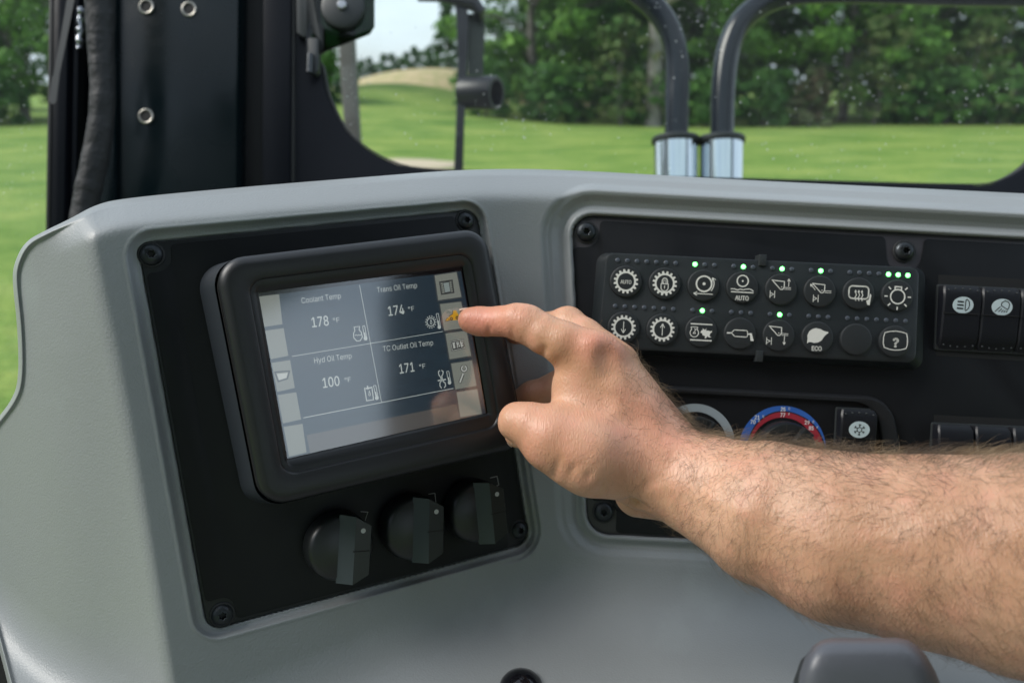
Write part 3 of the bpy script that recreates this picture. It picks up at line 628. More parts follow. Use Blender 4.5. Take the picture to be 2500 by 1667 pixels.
# ------------------------------------------------------------------ rocker switches
def make_rocker(u, v, wd, hgt, label, icon, tilt=1, blank=False, rot=0, group='rocker switches on the control panel'):
    """local frame centred on the switch"""
    root = empty('rocker_switch', FR.Mat(u, v, 0) @ Matrix.Rotation(rot, 4, 'Z'))
    MB().box(-wd / 2 - .0010, wd / 2 + .0010, -hgt / 2 - .001, hgt / 2 + .001, .0011, .0030, .0005, .0015).build('switch_frame', RUBBER, root)
    b = MB(); n = 14; w2 = wd / 2; pr = []
    for i in range(n + 1):
        y = hgt / 2 - hgt * i / n; t_ = i / n
        z = .0105 - .004 * t_ * (1 if not blank else 0) - .0035 * (2 * abs(t_ - .5)) ** 6; pr.append((y, z))
    V0 = len(b.V)
    for y, z in pr:
        cx = .0012 * (1 if abs(y) > hgt * .46 else 0)
        b.V += [(-w2 - .0006, y, .0015), (-w2 + .0005 + cx, y, z - .0010), (-w2 + .0016 + cx, y, z), (w2 - .0016 - cx, y, z), (w2 - .0005 - cx, y, z - .0010), (w2 + .0006, y, .0015)]
    for i in range(n):
        for k in range(5): b.F.append((V0 + i * 6 + k, V0 + (i + 1) * 6 + k, V0 + (i + 1) * 6 + k + 1, V0 + i * 6 + k + 1))
    b.F.append(tuple(V0 + k for k in range(6))); b.F.append(tuple(V0 + n * 6 + 5 - k for k in range(6)))
    b.build('rocker', ROCK, root, ang=30)
    if not blank:
        MB().box(-w2 + .0008, w2 - .0008, .0028, .0034, .0078, .0094).build('parting_line', DARK, root)
        zt = lambda y: .0105 - .004 * (.5 - y / hgt) + .00003
        oy = hgt * .20; sl_ = .004 / hgt
        b = MB(); b.prism(circ(0, 0, .0074, 32, .0059), 0, .0002); b.V = [(x, y + oy, z + zt(oy) + y * sl_) for x, y, z in b.V]; ov = b.build('symbol_lens', OVAL, root, smooth=False)
        b = MB(); icon(b); b.V = [(x * .0074 / 28, y * .0074 / 28 + oy, zt(oy) + y * .0074 / 28 * sl_ + .00022 + z * .0001) for x, y, z in b.V]; b.build('symbol', mat('symbol_ink', (.006, .006, .007), .5), root, smooth=False)
        for s_, yy in ((1, hgt * .43), (-1, -hgt * .43)):
            for k in range(5):
                x = (-.8 + .4 * k) * w2 * .92; y = yy + s_ * (.0012 * (1 - (k - 2) ** 2 / 4.)) ; z0 = .0105 - .004 * (.5 - y / hgt) - .0035 * (2 * abs(y) / hgt) ** 6
                m = MB(); m.lathe([(.0008, z0 - .0006), (.0007, z0 + .0003), (.0003, z0 + .0006), (.0001, z0 + .0007)], (x, y), 10); m.build('grip_bump', RUBBER, root)
    tag(root, label, 'rocker switch', group); return root
def i_beam(b):
    for y in (9, 0, -9): b.prism([(-16, y - 2), (1, y - 2.6), (1, y + 1.6), (-16, y + 2.2)], 0, 1)
    b.stroke([(6, 13), (9, 16), (15, 10), (17, 1), (15, -8), (8, -15), (6, -12)], 2.2, 0, 1, True)
def i_work(b):
    b.stroke([(-3, 4), (-2, 12), (6, 17), (14, 15), (19, 9), (18, -1), (15, -6)], 2.2, 0, 1, True)
    for x0, y0, x1, y1 in ((-5, 1, -19, -13), (-1, -4, -9, -13), (4, -7, -1, -14), (9, -8, 6, -14), (14, -9, 12, -14)): b.stroke([(x0, y0), (x1, y1)], 2.2, 0, 1)
def i_snow(b):
    b.stroke(circ(0, 0, 7, 6, a0=.52), 1.8, 0, 1, True)
    for k in range(6):
        a = k * math.pi / 3 + .52; c, s_ = math.cos(a), math.sin(a); b.stroke([(c * 6, s_ * 6), (c * 15, s_ * 15)], 1.8, 0, 1.1)
        for d in (-.6, .6): b.stroke([(c * 10.5, s_ * 10.5), (c * 10.5 + 5 * math.cos(a + d), s_ * 10.5 + 5 * math.sin(a + d))], 1.6, 0, 1.2)
def rk(px0, py0, px1, py1, label, icon, **k):
    u0, v0 = FR.uv(px0, py0, .008); u1, v1 = FR.uv(px1, py1, .008)
    return make_rocker((u0 + u1) / 2, (v0 + v1) / 2, abs(u1 - u0), abs(v1 - v0), label, icon, **k)
rk(2302, 696, 2392, 856, 'black rocker switch with headlamp beam symbol, directly right of the keypad', i_beam)
rk(2397, 701, 2487, 861, 'black rocker switch with work lamp symbol, next to the headlamp switch', i_work)
rk(2492, 706, 2582, 866, 'rocker switch cut off by the right edge of the photo beside the work lamp switch', i_work)
rk(2288, 1036, 2371, 1196, 'blank black switch cover at the left end of the lower opening', None, blank=True, group='blank switch covers')
rk(2380, 1040, 2463, 1200, 'second blank black switch cover, just above the hairy forearm', None, blank=True, group='blank switch covers')
rk(2472, 1044, 2555, 1204, 'blank black switch cover at the right edge of the photo', None, blank=True, group='blank switch covers')
# ------------------------------------------------------------------ heater controls
hu, hv = FR.uv(1880, 1090, 0); 
hq = lambda pts, z=.001: [(x - hu, y - hv) for x, y in FR.uvs(pts, z)]
ho = hq([(1500, 938), (2172, 972), (2196, 1085), (2190, 1285), (1500, 1245)], .004); hi = hq([(1520, 952), (2137, 984), (2155, 1085), (2150, 1262), (1520, 1225)], .004)
rz = [.006, .022, .01, .01, .006]
rh = lambda P, k=1: rounded(P, [r * k for r in rz], 8)
hv_ = MB().loft([zl(rh(inset(ho, -.001)), 0), zl(rh(ho), .0034), zl(rh(inset(ho, .0012)), .0044), zl(rh(inset(hi, -.0008)), .0044), zl(rh(hi), .0038), zl(rh(inset(hi, .0004)), .0012)], cap1=False).build('heater_surround', mat('heater_surround', (.010, .011, .013), .55, spec=.3, bump=(700, .3, .0003, 'noise')))
dpart(hv_, FR.Mat(hu, hv, .0010))
MB().prism(rh(inset(hi, .0002)), -.0002, .0012).build('face_plate', PLATE, hv_)
BLUE = mat('scale_blue', (.025, .11, .42), .5); RED = mat('scale_red', (.30, .018, .035), .5); GR2 = mat('scale_grey', (.30, .35, .38), .5); WHT = mat('scale_lettering', (.75, .75, .75), .5)
def dial(px, py, R, grey, label):
    u, v = FR.uv(px, py, .003); root = empty('heater_dial', FR.Mat(u, v, .0021)); s_ = ZR / F_PX; R = R * s_
    if grey: MB().ring((0, 0), R * .80, R, 0, .0003, 48, R_(-30), R_(210)).build('scale_ring', GR2, root)
    else:
        MB().ring((0, 0), R * .74, R, 0, .0002, 64, R_(-20), R_(200)).build('scale_ring', BLUE, root)
        b = MB(); n = 40; pts = []
        for i in range(n + 1):
            a = R_(205 - 225 * i / n); t_ = i / n; ro = R * (.76 + .11 * min(1, t_ * 2.2) + .13 * max(0, (t_ - .62) / .38)); pts.append((ro * math.cos(a), ro * math.sin(a)))
        ins = [(R * .73 * math.cos(R_(205 - 225 * i / n)), R * .73 * math.sin(R_(205 - 225 * i / n))) for i in range(n + 1)]
        for i in range(n): b.F.append((2 * i, 2 * i + 2, 2 * i + 3, 2 * i + 1))
        for p, q_ in zip(pts, ins): b.V += [(*q_, .00032), (*p, .00032)]
        b.build('scale_ring', RED, root)
        b = MB(); e = [(x, y) for x, y in pts]; b.stroke(e, .0008, .0003, .00036); b.build('scale_line', mat('scale_line_ink', (.01, .01, .02), .5), root)
        b = MB(); h = R * .12
        for s1, s2, x, y in (('25', 'C', 0, .875), ('77', 'F', 0, .745), ('21', 'C', -.585, .665), ('70', 'F', -.675, .555), ('29', 'C', .565, .60), ('85', 'F', .665, .475)):
            b.text(s1, R * x - .001, R * y, h, .00045, 'CENTER', .8, .03); b.text(s2, R * (x + .11), R * y + h * .35, h * .6, .00045, 'CENTER', .8, .02)
        b.build('lettering', WHT, root, smooth=False)
    kr = R * (.70 if grey else .66)
    MB().lathe([(kr, 0), (kr, .010), (kr * .93, .0125), (kr * .85, .013), (.0001, .013)], n=48).build('dial_knob', KNOBM, root)
    MB().box(-.004, .004, -kr * .95, kr * .95, .012, .020, .001).build('grip', KNOBM, root)
    root.matrix_world = root.matrix_world @ Matrix.Rotation(0, 4, 'Z')
    for c in root.children:
        if c.name.startswith('grip'): c.rotation_euler = (0, 0, R_(-38))
    tag(root, label, 'dial', 'heater dials'); return root
dial(1697, 1083, 97, True, 'heater dial with a plain pale grey ring, half hidden behind the wrist')
dial(1911, 1097, 106, False, 'heater temperature dial with blue and red scale from 70F to 85F')
ar = rk(2050, 998, 2134, 1160, 'black rocker switch with snowflake symbol at the right end of the heater panel', i_snow)
ar.matrix_world = ar.matrix_world @ Matrix.Translation((0, 0, .0015))
b = MB(); b.prism(circ(0, 0, .0070, 28, .0052), 0, .0002); b.V = [(x, y - .0095, z + .0085 - .004 * .5 + .0012) for x, y, z in b.V]
b.build('symbol_lens', mat('blue_lens', (.22, .30, .36), .35), ar, smooth=False)
# ------------------------------------------------------------------ levers in the foreground
lv = empty('control_lever', at(unp(2130, 1700, .325))); tag(lv, 'grey rounded lever head in the foreground under the forearm', 'lever')
o0 = unp(2130, 1700, .325)
def camloft(px_loops, m, name, parent, o0):
    b = MB(); b.loft([[tuple(unp(x, y, z) - o0) for x, y, z in L] for L in px_loops], True, True); return b.build(name, m, parent, ang=0)
def lev_loop(y, ins, zoff):
    # horizontal section of the head: x extents and depth
    xl, xr, d = ins; c = (xl + xr) / 2; h = (xr - xl) / 2; n = 32; out = []
    for i in range(n):
        a = 2 * math.pi * i / n; ca, sa = math.cos(a), math.sin(a); e = .36
        X_ = abs(ca) ** e * (1 if ca > 0 else -1); Y_ = abs(sa) ** e * (1 if sa > 0 else -1)
        out.append((c + h * X_, y, zoff + d * Y_))
    return out
LV = mat('lever_grey', (.085, .09, .105), .38, bump=(500, .3, .0004, 'noise'))
camloft([lev_loop(y, (xl, xr, d), .335) for y, xl, xr, d in ((1990, 1925, 2345, .026), (1850, 1932, 2330, .026), (1700, 1946, 2310, .026), (1640, 1952, 2285, .026), (1600, 1966, 2262, .024), (1575, 1984, 2240, .021), (1562, 2006, 2218, .016), (1556, 2030, 2190, .008))], LV, 'lever_head', lv, o0)
camloft([lev_loop(y, (xl, xr, d), .35) for y, xl, xr, d in ((1990, 1928, 2000, .02), (1800, 1932, 2010, .024), (1660, 1937, 2020, .026), (1610, 1955, 2030, .024), (1580, 1985, 2050, .02), (1568, 2005, 2060, .01))], RUBBER, 'rubber_side', lv, o0)
MB().tube([(0, 0, -.10), (0, .01, -.35)], .012).build('shaft', DARK, lv)
kb_ = empty('ball_knob', at(unp(1272, 1690, .50))); tag(kb_, 'glossy black ball knob poking up at the bottom edge', 'knob')
MB().lathe([(.0001, -.0145), (.006, -.0133), (.011, -.0095), (.0142, -.004), (.0150, .001), (.0140, .006), (.011, .0102), (.0065, .0132), (.003, .0143), (.0001, .0146)][::1], n=40, cap1=False).build('ball', mat('glossy_black', (.006, .006, .008), .12), kb_, ang=0)
MB().tube([(0, 0, -.01), (0, 0, -.2)], .005).build('shaft', DARK, kb_)
# dark console below the arm and dark door seal at the lower left
b = MB(); o0 = unp(2450, 1700, .5)
b.loft([[tuple(unp(x, y, z) - o0) for x, y, z in ((2260, yy, .50), (2700, yy, .48), (2700, yy, .60), (2260, yy, .62))] for yy in (2000, 1760, 1712)], True, True)
tag(b.build('side_console', DARK, None, at(o0)), 'black console in the shadow under the forearm', 'console')
# ------------------------------------------------------------------ cab frame and windows
FW = Frame([0, 0, 1.10], [math.cos(rr), math.sin(rr), 0], [-math.sin(rr), math.cos(rr), 0])     # plane of the windscreen, leaning with the dashboard
PAINT = mat('black_paint_satin', (.003, .007, .009), .12, spec=.28, bump=(14, .06, .004, 'noise'), wear=(9, .16, .34))
PAINT2 = mat('black_frame_paint', (.004, .005, .008), .35, spec=.14, bump=(60, .1, .001, 'noise'))
SEAL = mat('window_seal', (.012, .013, .014), .6)
def fpoly(Fm, pts, z, org=(0, 0)): return [(u - org[0], v - org[1]) for u, v in Fm.uvs(pts, z)]
def piece(name, Fm, pts, z0, z1, m, parent=None, bev=.002, r=0, org=(0, 0)):
    P = fpoly(Fm, pts, z1, org)
    if r: P = rounded(P, r, 8)
    return MB().prism(P, z0, z1, bev, cap0=True).build(name, m, parent)
# windscreen surround with the rounded opening
wf = empty('windscreen', FW.Mat(0, 0, 0)); tag(wf, 'dusty clear windscreen in a black surround with rounded lower corners', 'windscreen')
open_px = [(738, -420), (738, 60), (760, 130), (783, 150), (790, 205), (806, 250), (836, 311), (860, 335), (880, 352), (912, 374), (945, 391), (975, 403), (1010, 411), (1089, 417),
           (1500, 429), (2000, 443), (2384, 453), (2420, 450), (2455, 440), (2500, 416), (2540, 380), (2566, 330), (2575, 270), (2590, -420)]
out_px = [(716, -520), (716, 100), (716, 420), (716, 700), (900, 700), (1100, 700), (1300, 700), (1500, 700), (1700, 700), (1900, 700), (2100, 700), (2300, 700), (2500, 700), (2700, 700), (2750, 700), (2750, 500), (2750, 100), (2750, -520)]
ow = chaikin(np.array(open_px), 2); ow = resample(ow, 120); oo = resample(np.array(out_px), 120)
A_ = FW.uvs(ow, .008); B_ = FW.uvs(oo, .008)
b = MB(); n = 120
def zz(P, z): return [(x, y, z) for x, y in P]
def lens(P, d):  # grow the opening
    P = np.array(P); t = np.gradient(P, axis=0); t /= np.linalg.norm(t, axis=1)[:, None]; nn_ = np.c_[-t[:, 1], t[:, 0]]; return [tuple(p) for p in P + nn_ * d]
loops = [zz(B_, -.03), zz(B_, .008), zz(lens(A_, -.004), .008), zz(lens(A_, -.0015), .0068), zz(A_, .004), zz(A_, -.02)]
for L in loops: b.V += L
for k in range(len(loops) - 1):
    for i in range(n - 1): b.F.append((k * n + i, k * n + i + 1, (k + 1) * n + i + 1, (k + 1) * n + i))
b.build('surround', PAINT2, wf)
b = MB(); loops = [zz(lens(A_, .0002), .0045), zz(lens(A_, .0022), .0045), zz(lens(A_, .003), .002), zz(lens(A_, .003), -.012)]
for L in loops: b.V += L
for k in range(len(loops) - 1):
    for i in range(n - 1): b.F.append((k * n + i, k * n + i + 1, (k + 1) * n + i + 1, (k + 1) * n + i))
b.build('rubber_seal', SEAL, wf)
def glass_mat(name, refl_ior, tint, dirt=0):
    m = bpy.data.materials.new(name); m.use_nodes = True; t = m.node_tree; t.nodes.clear()
    o_ = nd(t, 'ShaderNodeOutputMaterial'); tr = nd(t, 'ShaderNodeBsdfTransparent'); tr.inputs[0].default_value = (*tint, 1); gl = nd(t, 'ShaderNodeBsdfGlossy'); gl.inputs['Roughness'].default_value = .0
    fr = nd(t, 'ShaderNodeFresnel'); fr.inputs['IOR'].default_value = refl_ior; mxs = nd(t, 'ShaderNodeMixShader')
    for a_, b_ in ((fr.outputs[0], mxs.inputs[0]), (tr.outputs[0], mxs.inputs[1]), (gl.outputs[0], mxs.inputs[2]), (mxs.outputs[0], o_.inputs[0])): t.links.new(a_, b_)
    if dirt:
        df = nd(t, 'ShaderNodeBsdfDiffuse'); df.inputs[0].default_value = (.6, .62, .6, 1); m2 = nd(t, 'ShaderNodeMixShader'); c_ = nd(t, 'ShaderNodeTexCoord'); n_ = nd(t, 'ShaderNodeTexNoise'); n_.inputs['Scale'].default_value = 5; n_.inputs['Detail'].default_value = 9; n_.inputs['Roughness'].default_value = .7
        r_ = nd(t, 'ShaderNodeMapRange'); r_.inputs[1].default_value = .45; r_.inputs[2].default_value = .8; r_.inputs[3].default_value = .004; r_.inputs[4].default_value = dirt
        for a_, b_ in ((c_.outputs['Object'], n_.inputs['Vector']), (n_.outputs[0], r_.inputs[0]), (r_.outputs[0], m2.inputs[0]), (mxs.outputs[0], m2.inputs[1]), (df.outputs[0], m2.inputs[2]), (m2.outputs[0], o_.inputs[0])): t.links.new(a_, b_)
    return m
GLASS = glass_mat('window_glass', 1.24, (.92, .96, .93), .035)
gb = MB(); flat(gb, FW.uvs([(700, -400), (2640, -400), (2640, 620), (700, 620)], -.014), -.014); gb.build('pane', GLASS, wf)
DUST = mat('dust', (.55, .58, .56), .9)
def specks(name, parent, Fm, off, n, box, smin_, smax_, seed, cl=()):
    rg = np.random.default_rng(seed); b = MB()
    for i in range(n):
        if cl and rg.random() < .5: c = cl[rg.integers(len(cl))]; px, py = rg.normal(c[0], c[2]), rg.normal(c[1], c[3])
        else: px, py = rg.uniform(box[0], box[2]), rg.uniform(box[1], box[3])
        u, v = Fm.uv(px, py, off); r = smin_ + (smax_ - smin_) * rg.random() ** 6; a = rg.random() * 3
        flat(b, [(u + r * rg.uniform(.6, 1.2) * math.cos(a + k * 1.05), v + r * rg.uniform(.6, 1.2) * math.sin(a + k * 1.05)) for k in range(6)], 0)
    o = b.build(name, DUST, parent, smooth=False); o.location = (0, 0, .0015); o['kind'] = 'stuff'; return o
ds_ = specks('dust_specks', wf, FW, -.0125, 2200, (790, 0, 2500, 450), .00014, .0013, 3, [(2150, 230, 120, 30), (1250, 300, 60, 30), (2400, 250, 60, 90), (1700, 40, 60, 60), (2150, 360, 200, 30), (860, 200, 30, 60)]); ds_.location = (0, 0, -.0125)
# tinted hinged corner with its round clamp
hg = empty('glass_clamp', FW.Mat(*FW.uv(841, 26, .02), .012)); hu_, hv2 = FW.uv(841, 26, .02)
tag(hg, 'dark tinted glass corner with round rubber clamp and metal stud', 'clamp')
TINT = glass_mat('tinted_glass', 1.45, (.05, .10, .055))
piece('tinted_plate', FW, [(790, -200), (917, -200), (917, 72), (906, 90), (788, 137), (752, 160), (752, -200)], .006, .010, TINT, hg, .0008, 0, (hu_, hv2))
MB().lathe([(.030, .010), (.031, .016), (.029, .021), (.024, .0235), (.0001, .0235)], n=40).build('clamp_disc', RUBBER, hg)
MB().lathe([(.0066, .023), (.0066, .027), (.005, .0285), (.0001, .0288)], n=20).build('stud', mat('stud_steel', (.35, .36, .38), .35, .9), hg)
hb = empty('hinge_bracket', FW.Mat(*FW.uv(765, 150, .012), .012)); bu_ = FW.uv(765, 150, .012)
tag(hb, 'black steel hinge bracket on the left edge of the windscreen', 'hinge')
piece('upper_leaf', FW, [(728, -200), (784, -200), (784, 60), (796, 78), (796, 130), (786, 138), (784, 105), (764, 85), (762, 60), (755, 95), (748, 100), (730, 88)], 0, .010, RUBBER, hb, .001, 0, bu_)
piece('lower_leaf', FW, [(756, 100), (784, 100), (782, 180), (774, 190), (762, 186), (758, 150)], .001, .014, RUBBER, hb, .002, .004, bu_)
MB().tube([(0, .004, .017), (0, -.022, .017)], .0045).build('hinge_pin', mat('worn_steel', (.06, .065, .07), .35, .8, bump=(300, .6, .001, 'noise')), hb)
# left corner post: painted panel, dark joint, strip
cp = empty('corner_post', FW.Mat(*FW.uv(450, 300, 0), 0)); cu_ = FW.uv(450, 300, 0)
tag(cp, 'glossy black cab corner post with three threaded inserts', 'post')
piece('panel', FW, [(262, -500), (588, -500), (574, 700), (262, 700)], -.02, .030, PAINT, cp, .004, 0, cu_)
piece('panel_flange', FW, [(240, -500), (276, -500), (280, 700), (240, 700)], -.02, .040, PAINT, cp, .006, 0, cu_)
piece('joint', FW, [(580, -500), (652, -500), (650, 700), (566, 700)], -.02, -.005, DARK, cp, .001, 0, cu_)
piece('strip', FW, [(645, -500), (714, -500), (706, 700), (637, 700)], -.02, .018, PAINT2, cp, .003, 0, cu_)
piece('edge_seal', FW, [(708, -500), (722, -500), (718, 700), (702, 700)], -.02, .012, SEAL, cp, .003, 0, cu_)
for px, py in ((358, 18), (462, 24), (357, 285)):
    u, v = FW.uv(px, py, .030); i_ = MB(); i_.lathe([(.0104, .0302), (.0104, .0318), (.0090, .0326), (.0078, .0322), (.0070, .0295), (.0064, .0200), (.0055, .0190), (.0001, .0190)], (u - cu_[0], v - cu_[1]), 28)
    o = i_.build('threaded_insert', mat('zinc_insert', (.33, .32, .29), .35, .85, bump=(400, .4, .0005, 'noise')), cp)
    m_ = MB(); m_.prism(circ(u - cu_[0], v - cu_[1], .0068, 20), .0304, .0309); m_.build('insert_bore', DARK, o)
# door post on the far left with grooves, cable and strap
dp = empty('door_post', FW.Mat(*FW.uv(180, 300, 0), 0)); du_ = FW.uv(180, 300, 0); tag(dp, 'black ribbed door post beside the left side window', 'post')
piece('post', FW, [(132, -500), (176, -500), (155, 700), (113, 700)], -.05, .035, PAINT2, dp, .010, 0, du_)
piece('outer_seal', FW, [(126, -500), (138, -500), (119, 700), (107, 700)], -.05, .020, SEAL, dp, .003, 0, du_)
piece('rib', FW, [(176, -500), (186, -500), (166, 700), (154, 700)], -.05, .018, DARK, dp, .002, 0, du_)
piece('inner_rail', FW, [(186, -500), (200, -500), (182, 700), (166, 700)], -.05, .026, PAINT2, dp, .004, 0, du_)
piece('channel', FW, [(198, -500), (264, -500), (264, 700), (176, 700)], -.05, -.01, DARK, dp, .001, 0, du_)
b = MB(); wp = [FW.hit(196 + (k % 2) * 3 - k * .4, 20 + k * 9, .03) for k in range(12)]
o0 = unp(200, 60, 1.07); b.tube([tuple(c2w(p) - o0) for p in wp], [.004 + .0015 * math.sin(k * 2.3) for k in range(12)], 10)
tag(b.build('weld_bead', mat('shiny_weld', (.25, .27, .3), .22, .9, bump=(200, 1, .002, 'noise')), None, at(o0)), 'shiny lumpy weld bead behind the cloth wrapped cable', 'weld')
cb_px = [(243, -140), (244, 0), (246, 110), (250, 175), (251, 230), (248, 285), (243, 330), (232, 395), (218, 450), (205, 520), (196, 600), (190, 720)]
cbp = chaikin(np.array(cb_px, float), 3); cbp = resample(cbp, 260)
b = MB(); o0 = unp(245, 250, 1.0); pts = []; rad = []
for i, (x, y) in enumerate(cbp):
    pts.append(tuple(unp(x, y, 1.0 - .00 * i) - o0)); s_ = i / 260 * 60
    wid = np.interp(y, [0, 200, 330, 450, 560], [34, 28, 30, 31, 29])
    rad.append(wid / F_PX * (1 + .03 * math.sin(s_ * .9) * math.sin(s_ * .37) + .035 * ((s_ * .19) % 1) - .02))
b.tube(pts, rad, 28)
WRAP = mat('cloth_tape', (.018, .019, .021), .6, spec=.3, bump=(45, 1.0, .006, 'noise'))
wrp = b.build('wrapped_cable', WRAP, None, at(o0), ang=0); tag(wrp, 'thick cable bundle wrapped in black cloth tape beside the corner post', 'cable')
st_ = empty('strap', at(unp(140, 150, .98))); so = unp(140, 150, .98)
tag(st_, 'thin black plastic strap hanging over the door post', 'strap')
def cpoly(pts, z, th, name, m, parent, o0):
    b = MB(); P = pts if area(pts) < 0 else pts[::-1]
    b.loft([[tuple(unp(x, y, z + th) - o0) for x, y in P], [tuple(unp(x, y, z) - o0) for x, y in P]], True, True); return b.build(name, m, parent, smooth=False)
cpoly([(168, -30), (188, -30), (170, 60), (144, 190), (129, 188), (148, 90)], .98, .002, 'band', RUBBER, st_, so)
cpoly(rounded([(128, 184), (145, 187), (137, 250), (129, 256), (120, 248)], 3, 4), .975, .004, 'tip', RUBBER, st_, so)
# side window pane on the left
sw = empty('side_window', FW.Mat(*FW.uv(40, 300, -.02), -.02)); w0 = FW.uv(40, 300, -.02); tag(sw, 'left side window glass streaked with dirt', 'window')
gb = MB(); flat(gb, fpoly(FW, [(-420, -420), (135, -420), (112, 1100), (-420, 1100)], -.02, w0), 0); gb.build('pane', GLASS, sw)
u_ = specks('dust_specks', sw, FW, -.02, 420, (-10, 0, 118, 520), .00018, .0011, 5); u_.location = (-w0[0], -w0[1], .0015)
# ------------------------------------------------------------------ outside: bars, collars, bracket, post
def cam_tube(px, z, rpx, n=20):
    P = resample(chaikin(np.array(px, float), 3), 70); return P
ub = []
BAR = mat('bar_paint', (.004, .007, .013), .16, spec=.4, bump=(30, .05, .002, 'noise'))
ZB = 1.55
def bar(px, label, collx):
    P = resample(chaikin(np.array(px, float), 3), 80); o0 = unp(P[0][0], P[0][1], ZB)
    root = empty('bent_bar', at(o0)); tag(root, label, 'bar', 'bent bars in front of the windscreen')
    MB().tube([tuple(unp(x, y, ZB) - o0) for x, y in P], 28.5 / F_PX * ZB, 28).build('tube', BAR, root, ang=0)
    return root
bar([(1651, 420), (1651, 260), (1655, 190), (1650, 120), (1630, 60), (1590, 8), (1540, -30), (1480, -60), (1300, -90), (1000, -110)], 'left dark bent bar arching up and away to the left', 1651)
bar([(1762, 420), (1763, 260), (1768, 180), (1778, 115), (1805, 55), (1850, 15), (1900, -8), (1960, -20), (2100, -22), (2300, -14), (2700, -8)], 'right dark bent bar arching over the top edge to the right', 1762)
bk = bar([(1900, 2), (1980, -4), (2100, -2), (2260, 6), (2400, 4), (2700, 8)], 'x', 0)
for c in list(bk.children): bpy.data.objects.remove(c)
bpy.data.objects.remove(bk)
CH = mat('chrome', (.62, .66, .7), .07, 1.0)
for cx_, lb in ((1649, 'left one of two chrome collars at the foot of the bent bars'), (1760, 'right one of two chrome collars at the foot of the bent bars')):
    o0 = unp(cx_, 430, ZB); up = -AD; root = empty('chrome_collar', Matrix((tuple(AX) + (o0[0],), tuple(AF) + (o0[1],), tuple(up) + (o0[2],), (0, 0, 0, 1))).copy())
    s_ = ZB / F_PX
    M_ = Matrix.Identity(4)
    for i in range(3): M_[i][0] = AX[i]; M_[i][1] = AF[i]; M_[i][2] = up[i]; M_[i][3] = o0[i]
    root.matrix_world = M_
    MB().lathe([(53 * s_, -.08), (53 * s_, 78 * s_), (50 * s_, 80 * s_)], n=40).build('sleeve', CH, root)
    MB().lathe([(56 * s_, 79 * s_), (58 * s_, 82 * s_), (58 * s_, 91 * s_), (55 * s_, 94 * s_), (30 * s_, 94 * s_)], n=40).build('cap', RUBBER, root)
    tag(root, lb, 'collar', 'chrome collars')
BR = mat('bracket_paint', (.014, .015, .02), .35, spec=.4, bump=(60, .3, .001, 'noise'))
ZM = 1.8; o0 = unp(1130, 200, ZM); mb_ = empty('mirror_bracket', at(o0)); tag(mb_, 'narrow upright black mirror bracket with short round tube outside the windscreen', 'bracket')
def camprism(pts, z, th, name, m, parent, o0, bev=0):
    P = pts if area(pts) < 0 else pts[::-1]; b = MB()
    b.loft([[tuple(unp(x * 1.0, y, z + th) - o0) for x, y in P], [tuple(unp(x, y, z + .003) - o0) for x, y in P], [tuple(unp(x, y, z) - o0) for x, y in inset(P, 1.5 if bev else .01)]], True, True); return b.build(name, m, parent)
camprism([(1110, 4), (1140, 8), (1144, 60), (1139, 200), (1134, 300), (1129, 470), (1106, 470), (1113, 300), (1118, 150), (1114, 50)], ZM, .03, 'upright', BR, mb_, o0, 1)
b = MB(); b.tube([tuple(unp(x, y, z) - o0) for x, y, z in ((1020, -2, ZM), (1080, -3, ZM), (1125, 2, ZM), (1158, 10, ZM), (1170, 26, ZM), (1170, 40, ZM + .02))], [.006, .008, .014, .017, .015, .012], 16); b.build('bent_arm', BR, mb_)
camprism([(1142, 34), (1184, 34), (1180, 184), (1142, 184)], ZM + .03, .02, 'rear_plate', mat('olive_plate', (.03, .04, .028), .4), mb_, o0)
b = MB(); r_t = 40 / F_PX * ZM; c0 = unp(1133, 228, ZM + .02) - o0; c1 = unp(1213, 228, ZM - .02) - o0
ax = (c1 - c0) / np.linalg.norm(c1 - c0); a1 = np.cross(ax, [0, 0, 1]); a1 /= np.linalg.norm(a1); a2 = np.cross(ax, a1)
lp_ = lambda c, r: [tuple(c + r * (math.cos(2 * math.pi * i / 28) * a1 + math.sin(2 * math.pi * i / 28) * a2)) for i in range(28)]
b.loft([lp_(c0, r_t), lp_(c1 - ax * .003, r_t), lp_(c1, r_t * .95), lp_(c1, r_t * .78), lp_(c0 + ax * .02, r_t * .75)], True, True); b.build('tube_stub', BR, mb_)
o0 = unp(860, 300, 3.0); po = MB(); po.box(-.028, .028, -.028, .028, -1.2, 1.6, .004, .006)
tag(po.build('outer_post', mat('weathered_post', (.16, .15, .145), .6, bump=(20, .3, .003, 'noise'), var=(4, (.09, .075, .07), .4, .65)), None, at(o0)), 'weathered grey steel post outside, left of the bracket', 'post')
# ------------------------------------------------------------------ ground, hill, bunker
def on_ground(px, dist): return np.array([(px - CX) / F_PX * dist * 1.05, dist, 0.0])
GR = bpy.data.materials.new('grass'); GR.use_nodes = True; t = GR.node_tree; b_ = t.nodes['Principled BSDF']; b_.inputs['Roughness'].default_value = .9; b_.inputs['Specular IOR Level'].default_value = .15
co = nd(t, 'ShaderNodeTexCoord'); mp_ = nd(t, 'ShaderNodeMapping'); mp_.inputs['Scale'].default_value = (.55, 1.0, 1)
n1 = nd(t, 'ShaderNodeTexNoise'); n1.inputs['Scale'].default_value = .42; n1.inputs['Detail'].default_value = 9; n1.inputs['Roughness'].default_value = .76
r1_ = nd(t, 'ShaderNodeValToRGB'); e = r1_.color_ramp.elements; e[0].position = .33; e[0].color = (.065, .15, .025, 1); e[1].position = .66; e[1].color = (.28, .33, .09, 1)
x_ = r1_.color_ramp.elements.new(.5); x_.color = (.165, .25, .055, 1)
